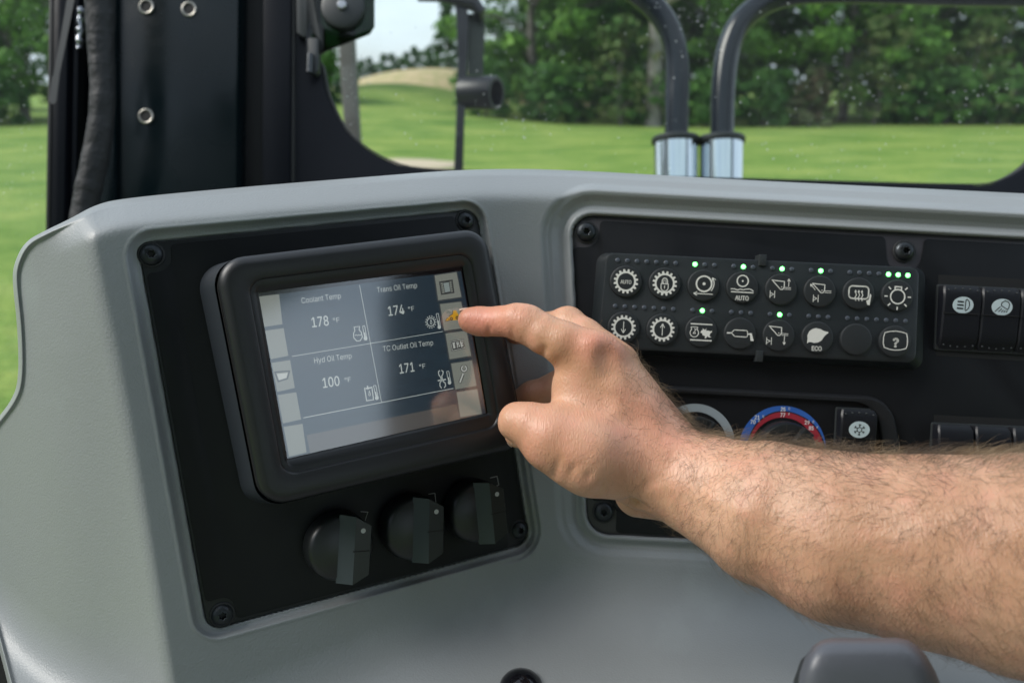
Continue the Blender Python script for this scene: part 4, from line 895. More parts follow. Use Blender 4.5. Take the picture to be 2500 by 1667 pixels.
n2 = nd(t, 'ShaderNodeTexNoise'); n2.inputs['Scale'].default_value = 7; n2.inputs['Detail'].default_value = 6
bm = nd(t, 'ShaderNodeBump'); bm.inputs['Strength'].default_value = .7; bm.inputs['Distance'].default_value = .15
for a, c in ((co.outputs['Object'], mp_.inputs[0]), (mp_.outputs[0], n1.inputs['Vector']), (n1.outputs[0], r1_.inputs[0]), (r1_.outputs[0], b_.inputs['Base Color']), (co.outputs['Object'], n2.inputs['Vector']), (n2.outputs[0], bm.inputs['Height']), (bm.outputs[0], b_.inputs['Normal'])): t.links.new(a, c)
gx = np.concatenate([-np.geomspace(900, 3, 60), np.linspace(-2.5, 2.5, 8), np.geomspace(3, 900, 60)]); gy = np.concatenate([-np.geomspace(900, 3, 30), np.linspace(-2.5, 2.5, 6), np.geomspace(3, 900, 90)])
GX, GY = np.meshgrid(gx, gy, indexing='ij')
def hgt(x, y):
    h = .10 * np.sin(x * .11 + .5) * np.sin(y * .09) + .03 * np.sin(x * .31 + y * .17)
    h = h * np.clip((np.hypot(x, y) - 8) / 12, 0, 1)
    # rise on the left where the sandy hill starts
    a = np.exp(-((x + 9) / 9) ** 2) * np.exp(-((y - 62) / 17) ** 2)
    return h + 2.2 * a
Zg = hgt(GX, GY); id_ = np.arange(GX.size).reshape(GX.shape)
qd = np.stack([id_[:-1, :-1], id_[1:, :-1], id_[1:, 1:], id_[:-1, 1:]], -1).reshape(-1, 4)
me = bpy.data.meshes.new('ground'); grid_mesh(me, np.stack([GX, GY, Zg], -1).reshape(-1, 3), qd, GR)
gr = bpy.data.objects.new('grass_field', me); COL.objects.link(gr); gr['kind'] = 'structure'
def mound(name, cx_, cy_, rx, ry, h, m, off=0.02, seed=0):
    n = 40; b = MB(); rg = random.Random(seed)
    V = []; Fc = []
    for i in range(13):
        t_ = i / 12
        for k in range(n):
            a = 2 * math.pi * k / n; rr_ = 1 + .12 * math.sin(3 * a + seed) + .06 * math.sin(7 * a)
            x = cx_ + rx * t_ * rr_ * math.cos(a); y = cy_ + ry * t_ * rr_ * math.sin(a); z = float(hgt(np.array(x), np.array(y))) + off + h * (1 - t_ * t_) ** 1.2 - (.3 if i == 12 else 0)
            V.append((x - cx_, y - cy_, z))
    for i in range(12):
        for k in range(n): Fc.append((i * n + k, i * n + (k + 1) % n, (i + 1) * n + (k + 1) % n, (i + 1) * n + k))
    b.V = V; b.F = Fc; o = b.build(name, m, None, at((cx_, cy_, 0)), ang=0); o['kind'] = 'structure'; return o
SAND = mat('dry_grass', (.42, .33, .19), .95, var=(1.2, (.25, .26, .09), .45, .7), bump=(3, .6, .1, 'noise'))
mound('sandy_hill', -6, 80, 17, 13, 2.9, SAND, -.1, 1)
mound('sand_bunker', -3.0, 22.9, 1.55, 1.5, .10, mat('bunker_sand', (.46, .38, .28), .95, bump=(6, .5, .05, 'noise')), .05, 2)
# ------------------------------------------------------------------ trees
LEAFM = []
for i, (c1, c2) in enumerate((((.038, .11, .014), (.13, .27, .032)), ((.02, .072, .012), (.07, .165, .026)), ((.015, .052, .014), (.042, .11, .022)), ((.05, .13, .025), (.11, .12, .04)))):
    LEAFM.append(mat(f'foliage_{"abcd"[i]}', c1, .6, var=(.9, c2, .35, .65), spec=.25))
BARK = mat('bark', (.13, .12, .105), .9, bump=(8, .8, .03, 'noise'), var=(3, (.07, .06, .05), .4, .7))
BARKL = mat('pale_bark', (.24, .225, .20), .85, bump=(8, .8, .03, 'noise'), var=(3, (.13, .12, .1), .4, .7))
def crown_mesh(seed, H, Rr, base, nl, conif, ls):
    rg = np.random.default_rng(seed)
    # clumps first, leaves around them
    nc = 70; t_ = rg.random(nc) ** .8; z = base + (H - base) * t_
    prof = (1 - t_) ** .8 * 1.0 + .06 if conif else np.sqrt(np.clip(1 - (2 * t_ - .85) ** 2 / 1.4, .05, 1))
    a = rg.random(nc) * 2 * math.pi; r = Rr * prof * np.sqrt(rg.random(nc)) * .95
    C = np.c_[r * np.cos(a), r * np.sin(a), z]; cs = Rr * rg.uniform(.14, .30, nc)
    k = rg.integers(nc, size=nl); d = rg.normal(size=(nl, 3)); d /= np.linalg.norm(d, axis=1)[:, None]; d[:, 2] *= .55
    Pc = C[k] + d * (cs[k] * rg.uniform(.5, 1.1, nl))[:, None]
    nrm = d + rg.normal(size=(nl, 3)) * .6 + np.array([0, 0, .35]); nrm /= np.linalg.norm(nrm, axis=1)[:, None]
    u = np.cross(nrm, rg.normal(size=(nl, 3))); u /= np.linalg.norm(u, axis=1)[:, None]; v = np.cross(nrm, u)
    s_ = ls * rg.uniform(.6, 1.4, nl)[:, None]
    V = np.stack([Pc - u * s_ - v * s_ * .5, Pc + u * s_ - v * s_ * .3, Pc + u * s_ * .6 + v * s_ * .8, Pc - u * s_ * .5 + v * s_ * .6], 1).reshape(-1, 3)
    return V, np.arange(nl * 4).reshape(-1, 4)
PROTO = {}
def tree_proto(key, seed, H, Rr, base, nl, conif, ls, lm, bm_, tr):
    me = bpy.data.meshes.new('crown'); V, Q = crown_mesh(seed, H, Rr, base, nl, conif, ls); grid_mesh(me, V, Q, lm); me.polygons.foreach_set('use_smooth', np.zeros(len(Q), bool))
    b = MB(); rg = random.Random(seed); pts = [(0, 0, -.4), (0, 0, .3)] + [(rg.uniform(-.12, .12), rg.uniform(-.12, .12), H * k / 6) for k in range(1, 6)]
    b.tube(pts, [tr * 1.5, tr] + [tr * (1 - k / 6.5) for k in range(1, 6)], 10)
    for k in range(9):
        z = base * .7 + (H - base) * rg.random() * .6; a = rg.random() * 6.28; L = Rr * rg.uniform(.5, .9)
        b.tube([(0, 0, z), (L * .5 * math.cos(a), L * .5 * math.sin(a), z + L * .25), (L * math.cos(a), L * math.sin(a), z + L * .35)], [tr * .35, tr * .22, tr * .08], 6)
    tm = bpy.data.meshes.new('trunk'); set_mesh(tm, b.V, b.F, bm_)
    PROTO[key] = (me, tm)
tree_proto('a', 11, 13, 4.6, .7, 9000, False, .15, LEAFM[0], BARK, .28)
tree_proto('b', 12, 15, 4.8, 1.3, 9000, False, .15, LEAFM[1], BARK, .30)
tree_proto('c', 13, 17, 4.0, 1.6, 8000, True, .15, LEAFM[2], BARK, .28)
tree_proto('d', 14, 15, 3.4, 6.5, 5000, False, .15, LEAFM[0], BARKL, .42)
tree_proto('m', 18, 2.7, 1.5, .0, 2600, True, .09, mat('dead_brush', (.085, .06, .035), .8, var=(2, (.07, .11, .035), .4, .6)), BARK, .06)
tree_proto('r', 15, 5.0, 1.7, .3, 1500, False, .11, LEAFM[3], BARK, .10)
tree_proto('s', 16, 2.6, 1.9, .1, 2500, False, .10, LEAFM[1], BARK, .08)
TN = [0]
def tree(key, px, dist, s=1.0, label='', rot=None, group=None, name='tree', cat='tree', sz=None):
    if dist < 70: dist *= 1.27; s *= 1.15
    x = (px - CX) / F_PX * dist * 1.02; z = float(hgt(np.array(x), np.array(float(dist)))) - .05
    root = bpy.data.objects.new(name, None); COL.objects.link(root); root.location = (x, dist, z); TN[0] += 1
    root.rotation_euler = (0, 0, rot if rot is not None else TN[0] * 2.4); root.scale = (s, s, sz or s)
    for nm, m in zip(('crown', 'trunk'), PROTO[key]):
        o = bpy.data.objects.new(nm, m); COL.objects.link(o); o.parent = root
    tag(root, label, cat, group); return root
G1 = 'trees at the edge of the field'
spec_t = [('b', -330, 40), ('a', -120, 37), ('b', 10, 42), ('a', 130, 38), ('c', 240, 45), ('b', 620, 44), ('a', 1295, 40), ('b', 1395, 48), ('b', 1340, 52), ('a', 1440, 43), ('c', 1465, 48), ('b', 1520, 43),
          ('b', 1650, 47), ('a', 1740, 41), ('c', 1850, 48), ('b', 1930, 45), ('a', 2010, 39), ('b', 2130, 46), ('a', 2190, 41), ('c', 2310, 43), ('b', 2420, 39), ('c', 2520, 45), ('a', 2620, 40), ('b', 2760, 42), ('c', 1560, 56), ('c', 2070, 57), ('c', 1300, 58), ('c', 2400, 56), ('b', 1720, 58), ('b', 1500, 62), ('b', 1640, 63), ('b', 1820, 64), ('b', 1960, 62), ('b', 2160, 63), ('b', 2300, 62), ('b', 2480, 63), ('b', 30, 55), ('b', 130, 56), ('b', -80, 56)]
lab = {1500: 'tall dark tree in the back row behind the left pane', 1640: 'tall dark tree in the back row behind the left bent bar', 1820: 'tall dark tree in the back row right of the right bent bar', 1960: 'tall dark tree in the back row above the brown mound', 2160: 'tall dark tree in the back row of the right pane', 2300: 'tall dark tree in the back row behind the dusty glass', 2480: 'tall dark tree in the back row at the right edge', 30: 'tall dark tree in the back row of the side window', 130: 'tall dark tree in the back row behind the black door post', -80: 'tall dark tree in the back row far left', -330: 'leafy tree far beyond the left side window, outside the frame', -120: 'leafy tree beyond the left edge of the side window', 10: 'tall dark green tree seen through the left side window', 130: 'light green leafy tree behind the black door post', 240: 'tall tree hidden behind the wrapped cable',
       620: 'dark tree at the left edge of the windscreen behind the weathered post', 1340: 'dark leafy tree behind the trees right of the mirror bracket', 1295: 'bright green tree directly right of the mirror bracket', 1395: 'dark green tree second from the mirror bracket', 1440: 'bright green leafy tree between the bracket and the pale trunk', 1465: 'dark pointed tree left of the pale trunk', 1520: 'dark green tree just left of the tall pale trunk',
       1650: 'dark green tree behind the left bent bar', 1740: 'light green tree seen between and behind the two bent bars', 1850: 'dark pointed tree right of the right bent bar', 1930: 'dark green tree above the brown mound', 2010: 'bright green tree right of the brown mound', 2130: 'dark green tree right of the brightest tree', 2190: 'light green tree in the right half of the windscreen', 2310: 'dark pointed tree behind the dusty right part of the glass',
       2420: 'dark green tree near the right edge of the windscreen', 2520: 'dark pointed tree at the right edge of the windscreen', 2620: 'green tree beyond the right end of the windscreen', 2760: 'tree beyond the windscreen frame on the far right', 1560: 'rear pointed tree behind the pale trunk', 2070: 'rear pointed tree behind the brightest tree', 1300: 'rear pointed tree behind the trees right of the bracket', 2400: 'rear pointed tree at the right end of the wood', 1720: 'rear tree behind the gap between the bars'}
for k_, px, d_ in spec_t: tree(k_, px, d_, random.uniform(.92, 1.12), lab[px], group=G1)
tree('d', 1574, 36, 1.0, 'tree with a tall pale bare trunk left of the left bent bar', group=G1)
for px, d_, lb in ((1500, 36, 'russet tinged bush below the trees left of the pale trunk'), (2085, 36.5, 'russet tinged sapling under the bright tree'), (2300, 37, 'russet tinged sapling in the right half of the windscreen')):
    tree('r', px, d_, 1.0, lb, name='sapling', cat='sapling', group='russet saplings at the edge of the wood')
for i, (px, d_) in enumerate(((1190, 36.5), (1330, 36), (1400, 37), (1560, 36.5), (1700, 36), (1830, 36.2), (2150, 36.5), (2250, 36), (2370, 36.4), (2470, 36), (-60, 35.5), (60, 35), (820, 38))):
    names_ = ['low dark bush at the foot of the trees by the mirror bracket', 'low dark bush right of the tube stub', 'low dark bush in the middle of the left pane', 'low dark bush beside the pale trunk', 'low dark bush between the two bent bars', 'low dark bush just right of the right bent bar', 'low dark bush right of the brown mound', 'low dark bush below the light tree on the right', 'low bush below the dark pointed trees on the right', 'low bush at the right end of the field edge', 'low bush far left beyond the side window', 'low bush seen low in the left side window', 'low bush behind the weathered post']
    tree('s', px, d_, 1.0, names_[i], name='bush', cat='bush', group='bushes along the edge of the wood')
tree('m', 1935, 36, 1.0, 'reddish brown cone of dead brushwood under the trees right of the bent bars', name='dead_shrub', cat='shrub')
# far trees along the hill on the left
fl = [690 + 17 * i for i in range(31)]
for i, px in enumerate(fl):
    hh = 6.3 + 6.2 * max(0, (px - 860)) / 250 + random.uniform(-.6, .6)
    if px < 860: hh = 7.5
    tree('c' if i % 3 else 'b', px, 225 + (i % 4) * 6, .8, ['far tree low on the hill skyline', 'distant tree on the rising skyline'][i > 14], group='distant trees on the hill', sz=hh / 16)
tree('c', 1105, 62, .45, 'slim dark conifer standing at the left side of the mirror bracket', name='conifer', sz=.52)

# unseen roof slab, added at the rear only, to shade camera-facing surfaces
rf = MB(); rf.box(-.6, 1.3, -1.4, .12, 0, .06, .02); roof = rf.build('shade_roof', mat('shade_roof_grey', (.16, .16, .165), .8), None, at((0, 0, CAMH + .55)))
tag(roof, 'unseen roof slab above and behind the camera, added to shade the panels', 'roof')

# trees behind the machine, seen only as reflections in the paint and the monitor
for i in range(11):
    a = R_(162 + i * 11.5); d_ = 24 + (i % 3) * 4; root = bpy.data.objects.new('tree', None); COL.objects.link(root); root.location = (math.sin(a) * d_, math.cos(a) * d_, -.1); root.rotation_euler = (0, 0, i * 1.3)
    for nm, m in zip(('crown', 'trunk'), PROTO['b' if i % 2 else 'a']): o = bpy.data.objects.new(nm, m); COL.objects.link(o); o.parent = root
    tag(root, 'leafy tree standing behind the machine, outside the picture', 'tree', 'trees behind the machine')
dk = MB(); dk.box(-1.15, 1.7, -2.2, 2.4, -.25, 0, .03, .1)  # unseen deck, added to keep green light bounced off the grass from the dashboard
tag(dk.build('bounce_deck', mat('bounce_deck_grey', (.17, .165, .16), .6, bump=(30, .2, .002, 'noise')), None, at((0, 0, 1.25))), 'flat grey deck under the cab, unseen, added to block green bounce from the grass', 'deck')

# black door sill at the lower left, beyond the moulding
o0 = unp(-60, 1700, .62); b = MB(); b.loft([[tuple(unp(x, y, z) - o0) for x, y, z in ((-420, yy, .60), (150, yy, .60), (170, yy, .75), (-420, yy, .75))] for yy in (2300, 1300)], True, True)
tag(b.build('door_sill', DARK, None, at(o0)), 'black door sill visible at the lower left corner beyond the grey moulding', 'sill')
# ------------------------------------------------------------------ the arm and hand of the person
def cp3(x, y, z): return np.array([(x - CX) / F_PX * z, (y - CY) / F_PX * z, z])
gxs = [cp3(1105, 0, .49)[0]]; H0 = .00095
while gxs[-1] < .62:
    x = gxs[-1]; gxs.append(x + (H0 if x < .115 else min(H0 * (1 + (x - .115) * 18), .006)))
gxs = np.array(gxs, np.float32); gys = np.arange(-.030, .285, .00115).astype(np.float32); gzs = np.arange(.235, .585, .00115).astype(np.float32)
shp = (len(gxs), len(gys), len(gzs))
BIG = .03
def cone(chain, field=None, k=.003):
    """smooth union of round cones along a chain of (px, py, z, radius px)"""
    D_ = np.full(shp, BIG, np.float32) if field is None else field
    pts = [(cp3(x, y, z), r * z / F_PX) for x, y, z, r in chain]
    for (a, ra), (b, rb) in zip(pts[:-1], pts[1:]): add_cone(D_, a, ra, b, rb, k)
    return D_
def add_cone(D_, a, ra, b, rb, k):
    m = max(ra, rb) + .016; lo = np.minimum(a, b) - m; hi = np.maximum(a, b) + m
    sl = tuple(slice(int(np.searchsorted(g, l)), int(np.searchsorted(g, h_))) for g, l, h_ in zip((gxs, gys, gzs), lo, hi))
    X = gxs[sl[0]][:, None, None] - a[0]; Y = gys[sl[1]][None, :, None] - a[1]; Z = gzs[sl[2]][None, None, :] - a[2]
    e = (b - a).astype(np.float32); L2 = float(e @ e)
    t = np.clip((X * e[0] + Y * e[1] + Z * e[2]) / L2, 0, 1)
    t = t * t * (3 - 2 * t) * .35 + t * .65
    d = np.sqrt((X - t * e[0]) ** 2 + (Y - t * e[1]) ** 2 + (Z - t * e[2]) ** 2) - (ra + (rb - ra) * t)
    S_ = D_[sl]; h = np.clip(.5 + .5 * (S_ - d) / k, 0, 1); D_[sl] = S_ + (d - S_) * h - k * h * (1 - h)
def sm(a, b, k): h = np.clip(.5 + .5 * (a - b) / k, 0, 1); return a + (b - a) * h - k * h * (1 - h)
# forearm and palm
body = cone([(1600, 1130, .462, 88), (1729, 1188, .447, 106), (1866, 1248, .430, 165), (2049, 1309, .41, 198), (2277, 1345, .39, 222), (2500, 1376, .372, 258), (2850, 1440, .355, 290), (3300, 1560, .33, 300)], k=.010)
add = lambda ch, k: cone(ch, body, k)
add([(1585, 1160, .460, 66), (1720, 1222, .447, 90)], .012)              # radius side of the wrist
add([(1632, 1104, .466, 56), (1760, 1155, .45, 82)], .010)
add([(1455, 868, .463, 50), (1600, 1080, .462, 72)], .014)       # index metacarpal
add([(1509, 888, .472, 46), (1612, 1070, .470, 64)], .012)       # middle
add([(1541, 930, .486, 42), (1622, 1075, .478, 58)], .012)       # ring
add([(1560, 985, .500, 42), (1630, 1100, .482, 56)], .012)       # little
add([(1348, 1072, .452, 76), (1440, 1108, .452, 88), (1560, 1140, .460, 84)], .014)   # thumb metacarpal, thenar
add([(1430, 985, .474, 78), (1520, 1060, .474, 92)], .016)       # flesh between thumb and index
add([(1410, 930, .470, 52), (1450, 1000, .476, 70)], .014)
add([(1500, 1010, .51, 70), (1590, 1150, .49, 74)], .014)
add([(1560, 1205, .492, 58), (1625, 1222, .485, 50)], .006)      # heel of the hand
fingers = [
    [(1149, 781, .4865, 31), (1172, 784, .486, 33.5), (1198, 786, .484, 34), (1225, 784, .481, 36), (1262, 784, .476, 43), (1285, 791, .474, 46), (1330, 818, .470, 46), (1375, 838, .467, 52), (1440, 860, .465, 56)],
    [(1262, 812, .540, 28), (1290, 806, .533, 33), (1330, 800, .520, 36), (1385, 792, .505, 42), (1430, 820, .495, 42), (1509, 885, .478, 50)],
    [(1262, 984, .548, 29), (1300, 966, .545, 35), (1352, 948, .545, 36), (1420, 900, .535, 38), (1470, 895, .515, 40), (1541, 930, .492, 46)],
    [(1400, 1040, .556, 26), (1440, 1010, .560, 30), (1500, 975, .548, 34), (1560, 985, .508, 42)],
    [(1272, 1064, .487, 29), (1268, 1056, .473, 35), (1263, 1028, .458, 46), (1290, 1036, .455, 54), (1350, 1066, .453, 68), (1400, 1090, .453, 76)],
]
total = body
for i, ch in enumerate(fingers):
    Fg = cone(ch, None, .0035)
    total = sm(total, Fg, .0075 if i in (0, 4) else .004) if i in (0, 4) else sm(total, Fg, .0022)
# creases and dents : (points, width m, depth m)
def dent(pts, wd, dp):
    P = [cp3(*p) for p in pts]
    for a, b in zip(P[:-1], P[1:]) if len(P) > 1 else [(P[0], P[0] + 1e-5)]:
        m = wd * 3; lo = np.minimum(a, b) - m; hi = np.maximum(a, b) + m
        sl = tuple(slice(int(np.searchsorted(g, l)), int(np.searchsorted(g, h_))) for g, l, h_ in zip((gxs, gys, gzs), lo, hi))
        X = gxs[sl[0]][:, None, None] - a[0]; Y = gys[sl[1]][None, :, None] - a[1]; Z = gzs[sl[2]][None, None, :] - a[2]
        e = (b - a).astype(np.float32); t = np.clip((X * e[0] + Y * e[1] + Z * e[2]) / max(float(e @ e), 1e-12), 0, 1)
        d2 = (X - t * e[0]) ** 2 + (Y - t * e[1]) ** 2 + (Z - t * e[2]) ** 2
        total[sl] += dp * 1.6 * np.exp(-d2 / wd ** 2)
dent([(1247, 805, .464), (1252, 832, .470)], .0018, .0011)          # under the middle joint
dent([(1243, 770, .455), (1247, 805, .460)], .0014, .0005)
dent([(1196, 800, .475), (1194, 822, .482)], .0016, .0007)
dent([(1318, 872, .466), (1330, 852, .459)], .0020, .0018)          # root of the index finger
dent([(1352, 910, .462), (1362, 880, .456)], .0020, .0010)
dent([(1268, 741, .478), (1262, 760, .463)], .0012, .0004); dent([(1284, 742, .478), (1280, 764, .461)], .0012, .0004); dent([(1298, 748, .476), (1296, 768, .46)], .0012, .0004)
dent([(1306, 1116, .449), (1322, 1110, .440)], .0022, .0012)        # base of the thumb
dent([(1236, 1074, .465), (1262, 1084, .467)], .0020, .0012)
for k in range(5): dent([(1352 + 34 * k, 1162 + 14 * k, .442), (1366 + 36 * k, 1118 + 20 * k, .430)], .0020, .0007)
dent([(1505, 1236, .455), (1545, 1215, .448), (1585, 1225, .447)], .0035, .0016)
dent([(1480, 910, .448), (1520, 990, .447)], .006, -.0008); dent([(1440, 900, .445), (1500, 1000, .440)], .005, -.0006)    # tendons
dent([(1476, 868, .452), (1486, 905, .448)], .0055, .0016); dent([(1525, 905, .462), (1540, 940, .465)], .005, .0010)         # hollows between the knuckles
dent([(1437, 828, .445)], .009, -.0012); dent([(1512, 850, .458)], .008, -.0013)
for k in range(6): dent([(1455 + 9 * k, 812 + 6 * k, .452), (1448 + 9 * k, 836 + 6 * k, .444)], .0011, .00028)
for k in range(4): dent([(1296 + 10 * k, 752 + 5 * k, .468), (1288 + 10 * k, 782 + 4 * k, .452)], .0011, .00030)
for k in range(5): dent([(1240 - 0 * k, 1004 + 12 * k, .452), (1258, 1000 + 12 * k, .440)], .0010, .00022)
for k in range(7): dent([(1340 + 26 * k, 1096 + 13 * k, .428), (1392 + 26 * k, 1040 + 14 * k, .425)], .0022, .00022)
for k in range(3): dent([(1560 + 14 * k, 1212 - 4 * k, .452), (1590 + 14 * k, 1160, .428), (1600 + 14 * k, 1110, .420)], .0028, .00035)
dent([(1600, 1180, .430), (1720, 1220, .410), (1860, 1262, .385)], .006, -.0006); dent([(1640, 1100, .44), (1760, 1118, .42), (1900, 1130, .40)], .005, -.0005)
# naive surface nets
def surface_nets(f, gx, gy, gz):
    s = f < 0; c = [s[i:s.shape[0] - 1 + i, j:s.shape[1] - 1 + j, k:s.shape[2] - 1 + k] for i in (0, 1) for j in (0, 1) for k in (0, 1)]
    cnt = sum(x.astype(np.int8) for x in c); act = (cnt > 0) & (cnt < 8); I = np.argwhere(act); idx = -np.ones(act.shape, np.int32); idx[act] = np.arange(len(I))
    acc = np.zeros((len(I), 3)); n = np.zeros(len(I)); G = (gx, gy, gz)
    cor = [(i, j, k) for i in (0, 1) for j in (0, 1) for k in (0, 1)]
    fv = {q_: f[I[:, 0] + q_[0], I[:, 1] + q_[1], I[:, 2] + q_[2]] for q_ in cor}
    pv = {q_: np.stack([G[a][I[:, a] + q_[a]] for a in range(3)], 1) for q_ in cor}
    for a in cor:
        for ax_ in range(3):
            if a[ax_]: continue
            b = list(a); b[ax_] = 1; b = tuple(b); fa, fb = fv[a], fv[b]; m = (fa < 0) != (fb < 0)
            t = np.where(m, fa / np.where(m, fa - fb, 1), 0)[:, None]; acc += np.where(m[:, None], pv[a] + (pv[b] - pv[a]) * t, 0); n += m
    V = acc / n[:, None]; Q = []
    for ax_ in range(3):
        a1, a2 = (ax_ + 1) % 3, (ax_ + 2) % 3
        sl0 = [slice(1, -1)] * 3; sl0[ax_] = slice(0, -1); sl1 = [slice(1, -1)] * 3; sl1[ax_] = slice(1, None)
        A0, A1 = s[tuple(sl0)], s[tuple(sl1)]
        E_ = np.argwhere(A0 != A1); flip = A0[tuple(E_.T)]
        off = np.array([1, 1, 1]); off[ax_] = 0; E_ = E_ + off
        def at_(d1, d2): q_ = E_.copy(); q_[:, a1] += d1; q_[:, a2] += d2; return idx[tuple(q_.T)]
        q4 = np.stack([at_(-1, -1), at_(0, -1), at_(0, 0), at_(-1, 0)], 1); q4[~flip] = q4[~flip][:, ::-1]; Q.append(q4)
    return V, np.concatenate(Q)
HV, HQ = surface_nets(total, gxs, gys, gzs)
HQ = HQ[(HQ >= 0).all(1)]
del total, body
# a little relaxation removes the grid steps
def relax(V, Q, it, lam):
    n = len(V)
    e = np.concatenate([Q[:, [0, 1]], Q[:, [1, 2]], Q[:, [2, 3]], Q[:, [3, 0]]]); e = np.concatenate([e, e[:, ::-1]])
    deg = np.bincount(e[:, 0], minlength=n)[:, None]
    for _ in range(it):
        S_ = np.stack([np.bincount(e[:, 0], weights=V[e[:, 1], a], minlength=n) for a in range(3)], 1) / deg; V = V + lam * (S_ - V)
    return V
HV = relax(HV, HQ, 5, .5)
def vnorm(V, Q):
    fn = np.cross(V[Q[:, 2]] - V[Q[:, 0]], V[Q[:, 3]] - V[Q[:, 1]]); N = np.zeros_like(V)
    for k in range(4): 
        for a in range(3): N[:, a] += np.bincount(Q[:, k], weights=fn[:, a], minlength=len(V))
    return N / (np.linalg.norm(N, axis=1)[:, None] + 1e-12)
HN = vnorm(HV, HQ)
cen = cp3(1600, 1128, .462)
if np.mean(np.sum((HV - HV.mean(0)) * HN, 1)) < 0: HN = -HN; HQ = HQ[:, ::-1]
def tri_noise(P, s, seed):
    rg = np.random.default_rng(seed); o = np.zeros(len(P))
    for k in range(7): d = rg.normal(size=3); d /= np.linalg.norm(d); o += np.sin(P @ d * s * rg.uniform(.6, 1.6) + rg.random() * 6)
    return o / 7
HV = HV + HN * (tri_noise(HV, 260, 1) * .0005 + tri_noise(HV, 90, 2) * .0007)[:, None]
SK = bpy.data.materials.new('skin'); SK.use_nodes = True; t = SK.node_tree; b_ = t.nodes['Principled BSDF']
b_.inputs['Roughness'].default_value = .44; b_.inputs['Specular IOR Level'].default_value = .42; b_.inputs['Subsurface Weight'].default_value = .22; b_.inputs['Subsurface Radius'].default_value = (1.0, .35, .18); b_.inputs['Subsurface Scale'].default_value = .004
co = nd(t, 'ShaderNodeTexCoord')
def tnoise(s, d=5): n = nd(t, 'ShaderNodeTexNoise'); n.inputs['Scale'].default_value = s; n.inputs['Detail'].default_value = d; t.links.new(co.outputs['Object'], n.inputs['Vector']); return n
na, nb_ = tnoise(16, 6), tnoise(70, 7)
ca = nd(t, 'ShaderNodeValToRGB'); e = ca.color_ramp.elements; e[0].position = .36; e[0].color = (.63, .375, .25, 1); e[1].position = .66; e[1].color = (.47, .25, .145, 1)
cb = nd(t, 'ShaderNodeMix', data_type='RGBA'); cb.inputs[7].default_value = (.62, .30, .205, 1); mr = nd(t, 'ShaderNodeMapRange'); mr.inputs[1].default_value = .48; mr.inputs[2].default_value = .75; mr.inputs[4].default_value = .65
t.links.new(na.outputs[0], ca.inputs[0]); t.links.new(ca.outputs[0], cb.inputs[6]); t.links.new(nb_.outputs[0], mr.inputs[0]); t.links.new(mr.outputs[0], cb.inputs[0])
at_n = nd(t, 'ShaderNodeAttribute'); at_n.attribute_name = 'blood'; cc = nd(t, 'ShaderNodeMix', data_type='RGBA'); cc.inputs[7].default_value = (.62, .24, .17, 1)
t.links.new(at_n.outputs['Fac'], cc.inputs[0]); t.links.new(cb.outputs[2], cc.inputs[6]); t.links.new(cc.outputs[2], b_.inputs['Base Color'])
vo = nd(t, 'ShaderNodeTexVoronoi', feature='DISTANCE_TO_EDGE'); vo.inputs['Scale'].default_value = 430; mpp = nd(t, 'ShaderNodeMapping'); mpp.inputs['Scale'].default_value = (1.5, .6, .6); mpp.inputs['Rotation'].default_value = (0, .7, .4)
wv = tnoise(45, 3); ad = nd(t, 'ShaderNodeMix', data_type='VECTOR'); ad.inputs[0].default_value = .012
t.links.new(co.outputs['Object'], mpp.inputs[0]); t.links.new(mpp.outputs[0], ad.inputs[4]); t.links.new(wv.outputs[1], ad.inputs[5]); t.links.new(ad.outputs[1], vo.inputs['Vector'])
b1 = nd(t, 'ShaderNodeBump'); b1.inputs['Strength'].default_value = .62; b1.inputs['Distance'].default_value = .0005; t.links.new(vo.outputs[0], b1.inputs['Height'])
nn3 = tnoise(300, 5); b2 = nd(t, 'ShaderNodeBump'); b2.inputs['Strength'].default_value = .16; b2.inputs['Distance'].default_value = .0008; t.links.new(nn3.outputs[0], b2.inputs['Height']); t.links.new(b1.outputs[0], b2.inputs['Normal']); t.links.new(b2.outputs[0], b_.inputs['Normal'])
W_ = c2w(HV); o0 = unp(1900, 1260, .43)
me = bpy.data.meshes.new('person'); grid_mesh(me, W_ - o0, HQ, SK)
blood = np.zeros(len(HV))
for x, y, z, r, s_ in ((1437, 832, .445, .013, .7), (1512, 855, .455, .010, .5), (1150, 790, .478, .016, .75), (1215, 800, .47, .016, .5), (1330, 950, .53, .02, .12), (1600, 1040, .44, .03, .45), (1300, 1060, .43, .03, .3), (1255, 838, .52, .02, .5), (1270, 760, .46, .008, .35), (1940, 1440, .40, .02, .25)):
    blood += s_ * np.exp(-np.sum((HV - cp3(x, y, z)) ** 2, 1) / r ** 2)
at_ = me.attributes.new('blood', 'FLOAT', 'POINT'); 
if len(me.vertices) == len(HV): at_.data.foreach_set('value', np.clip(blood, 0, 1).astype(np.float32))
person = bpy.data.objects.new('person', me); COL.objects.link(person); person.location = o0
tag(person, 'bare hairy right forearm and hand with index finger touching the monitor', 'person')
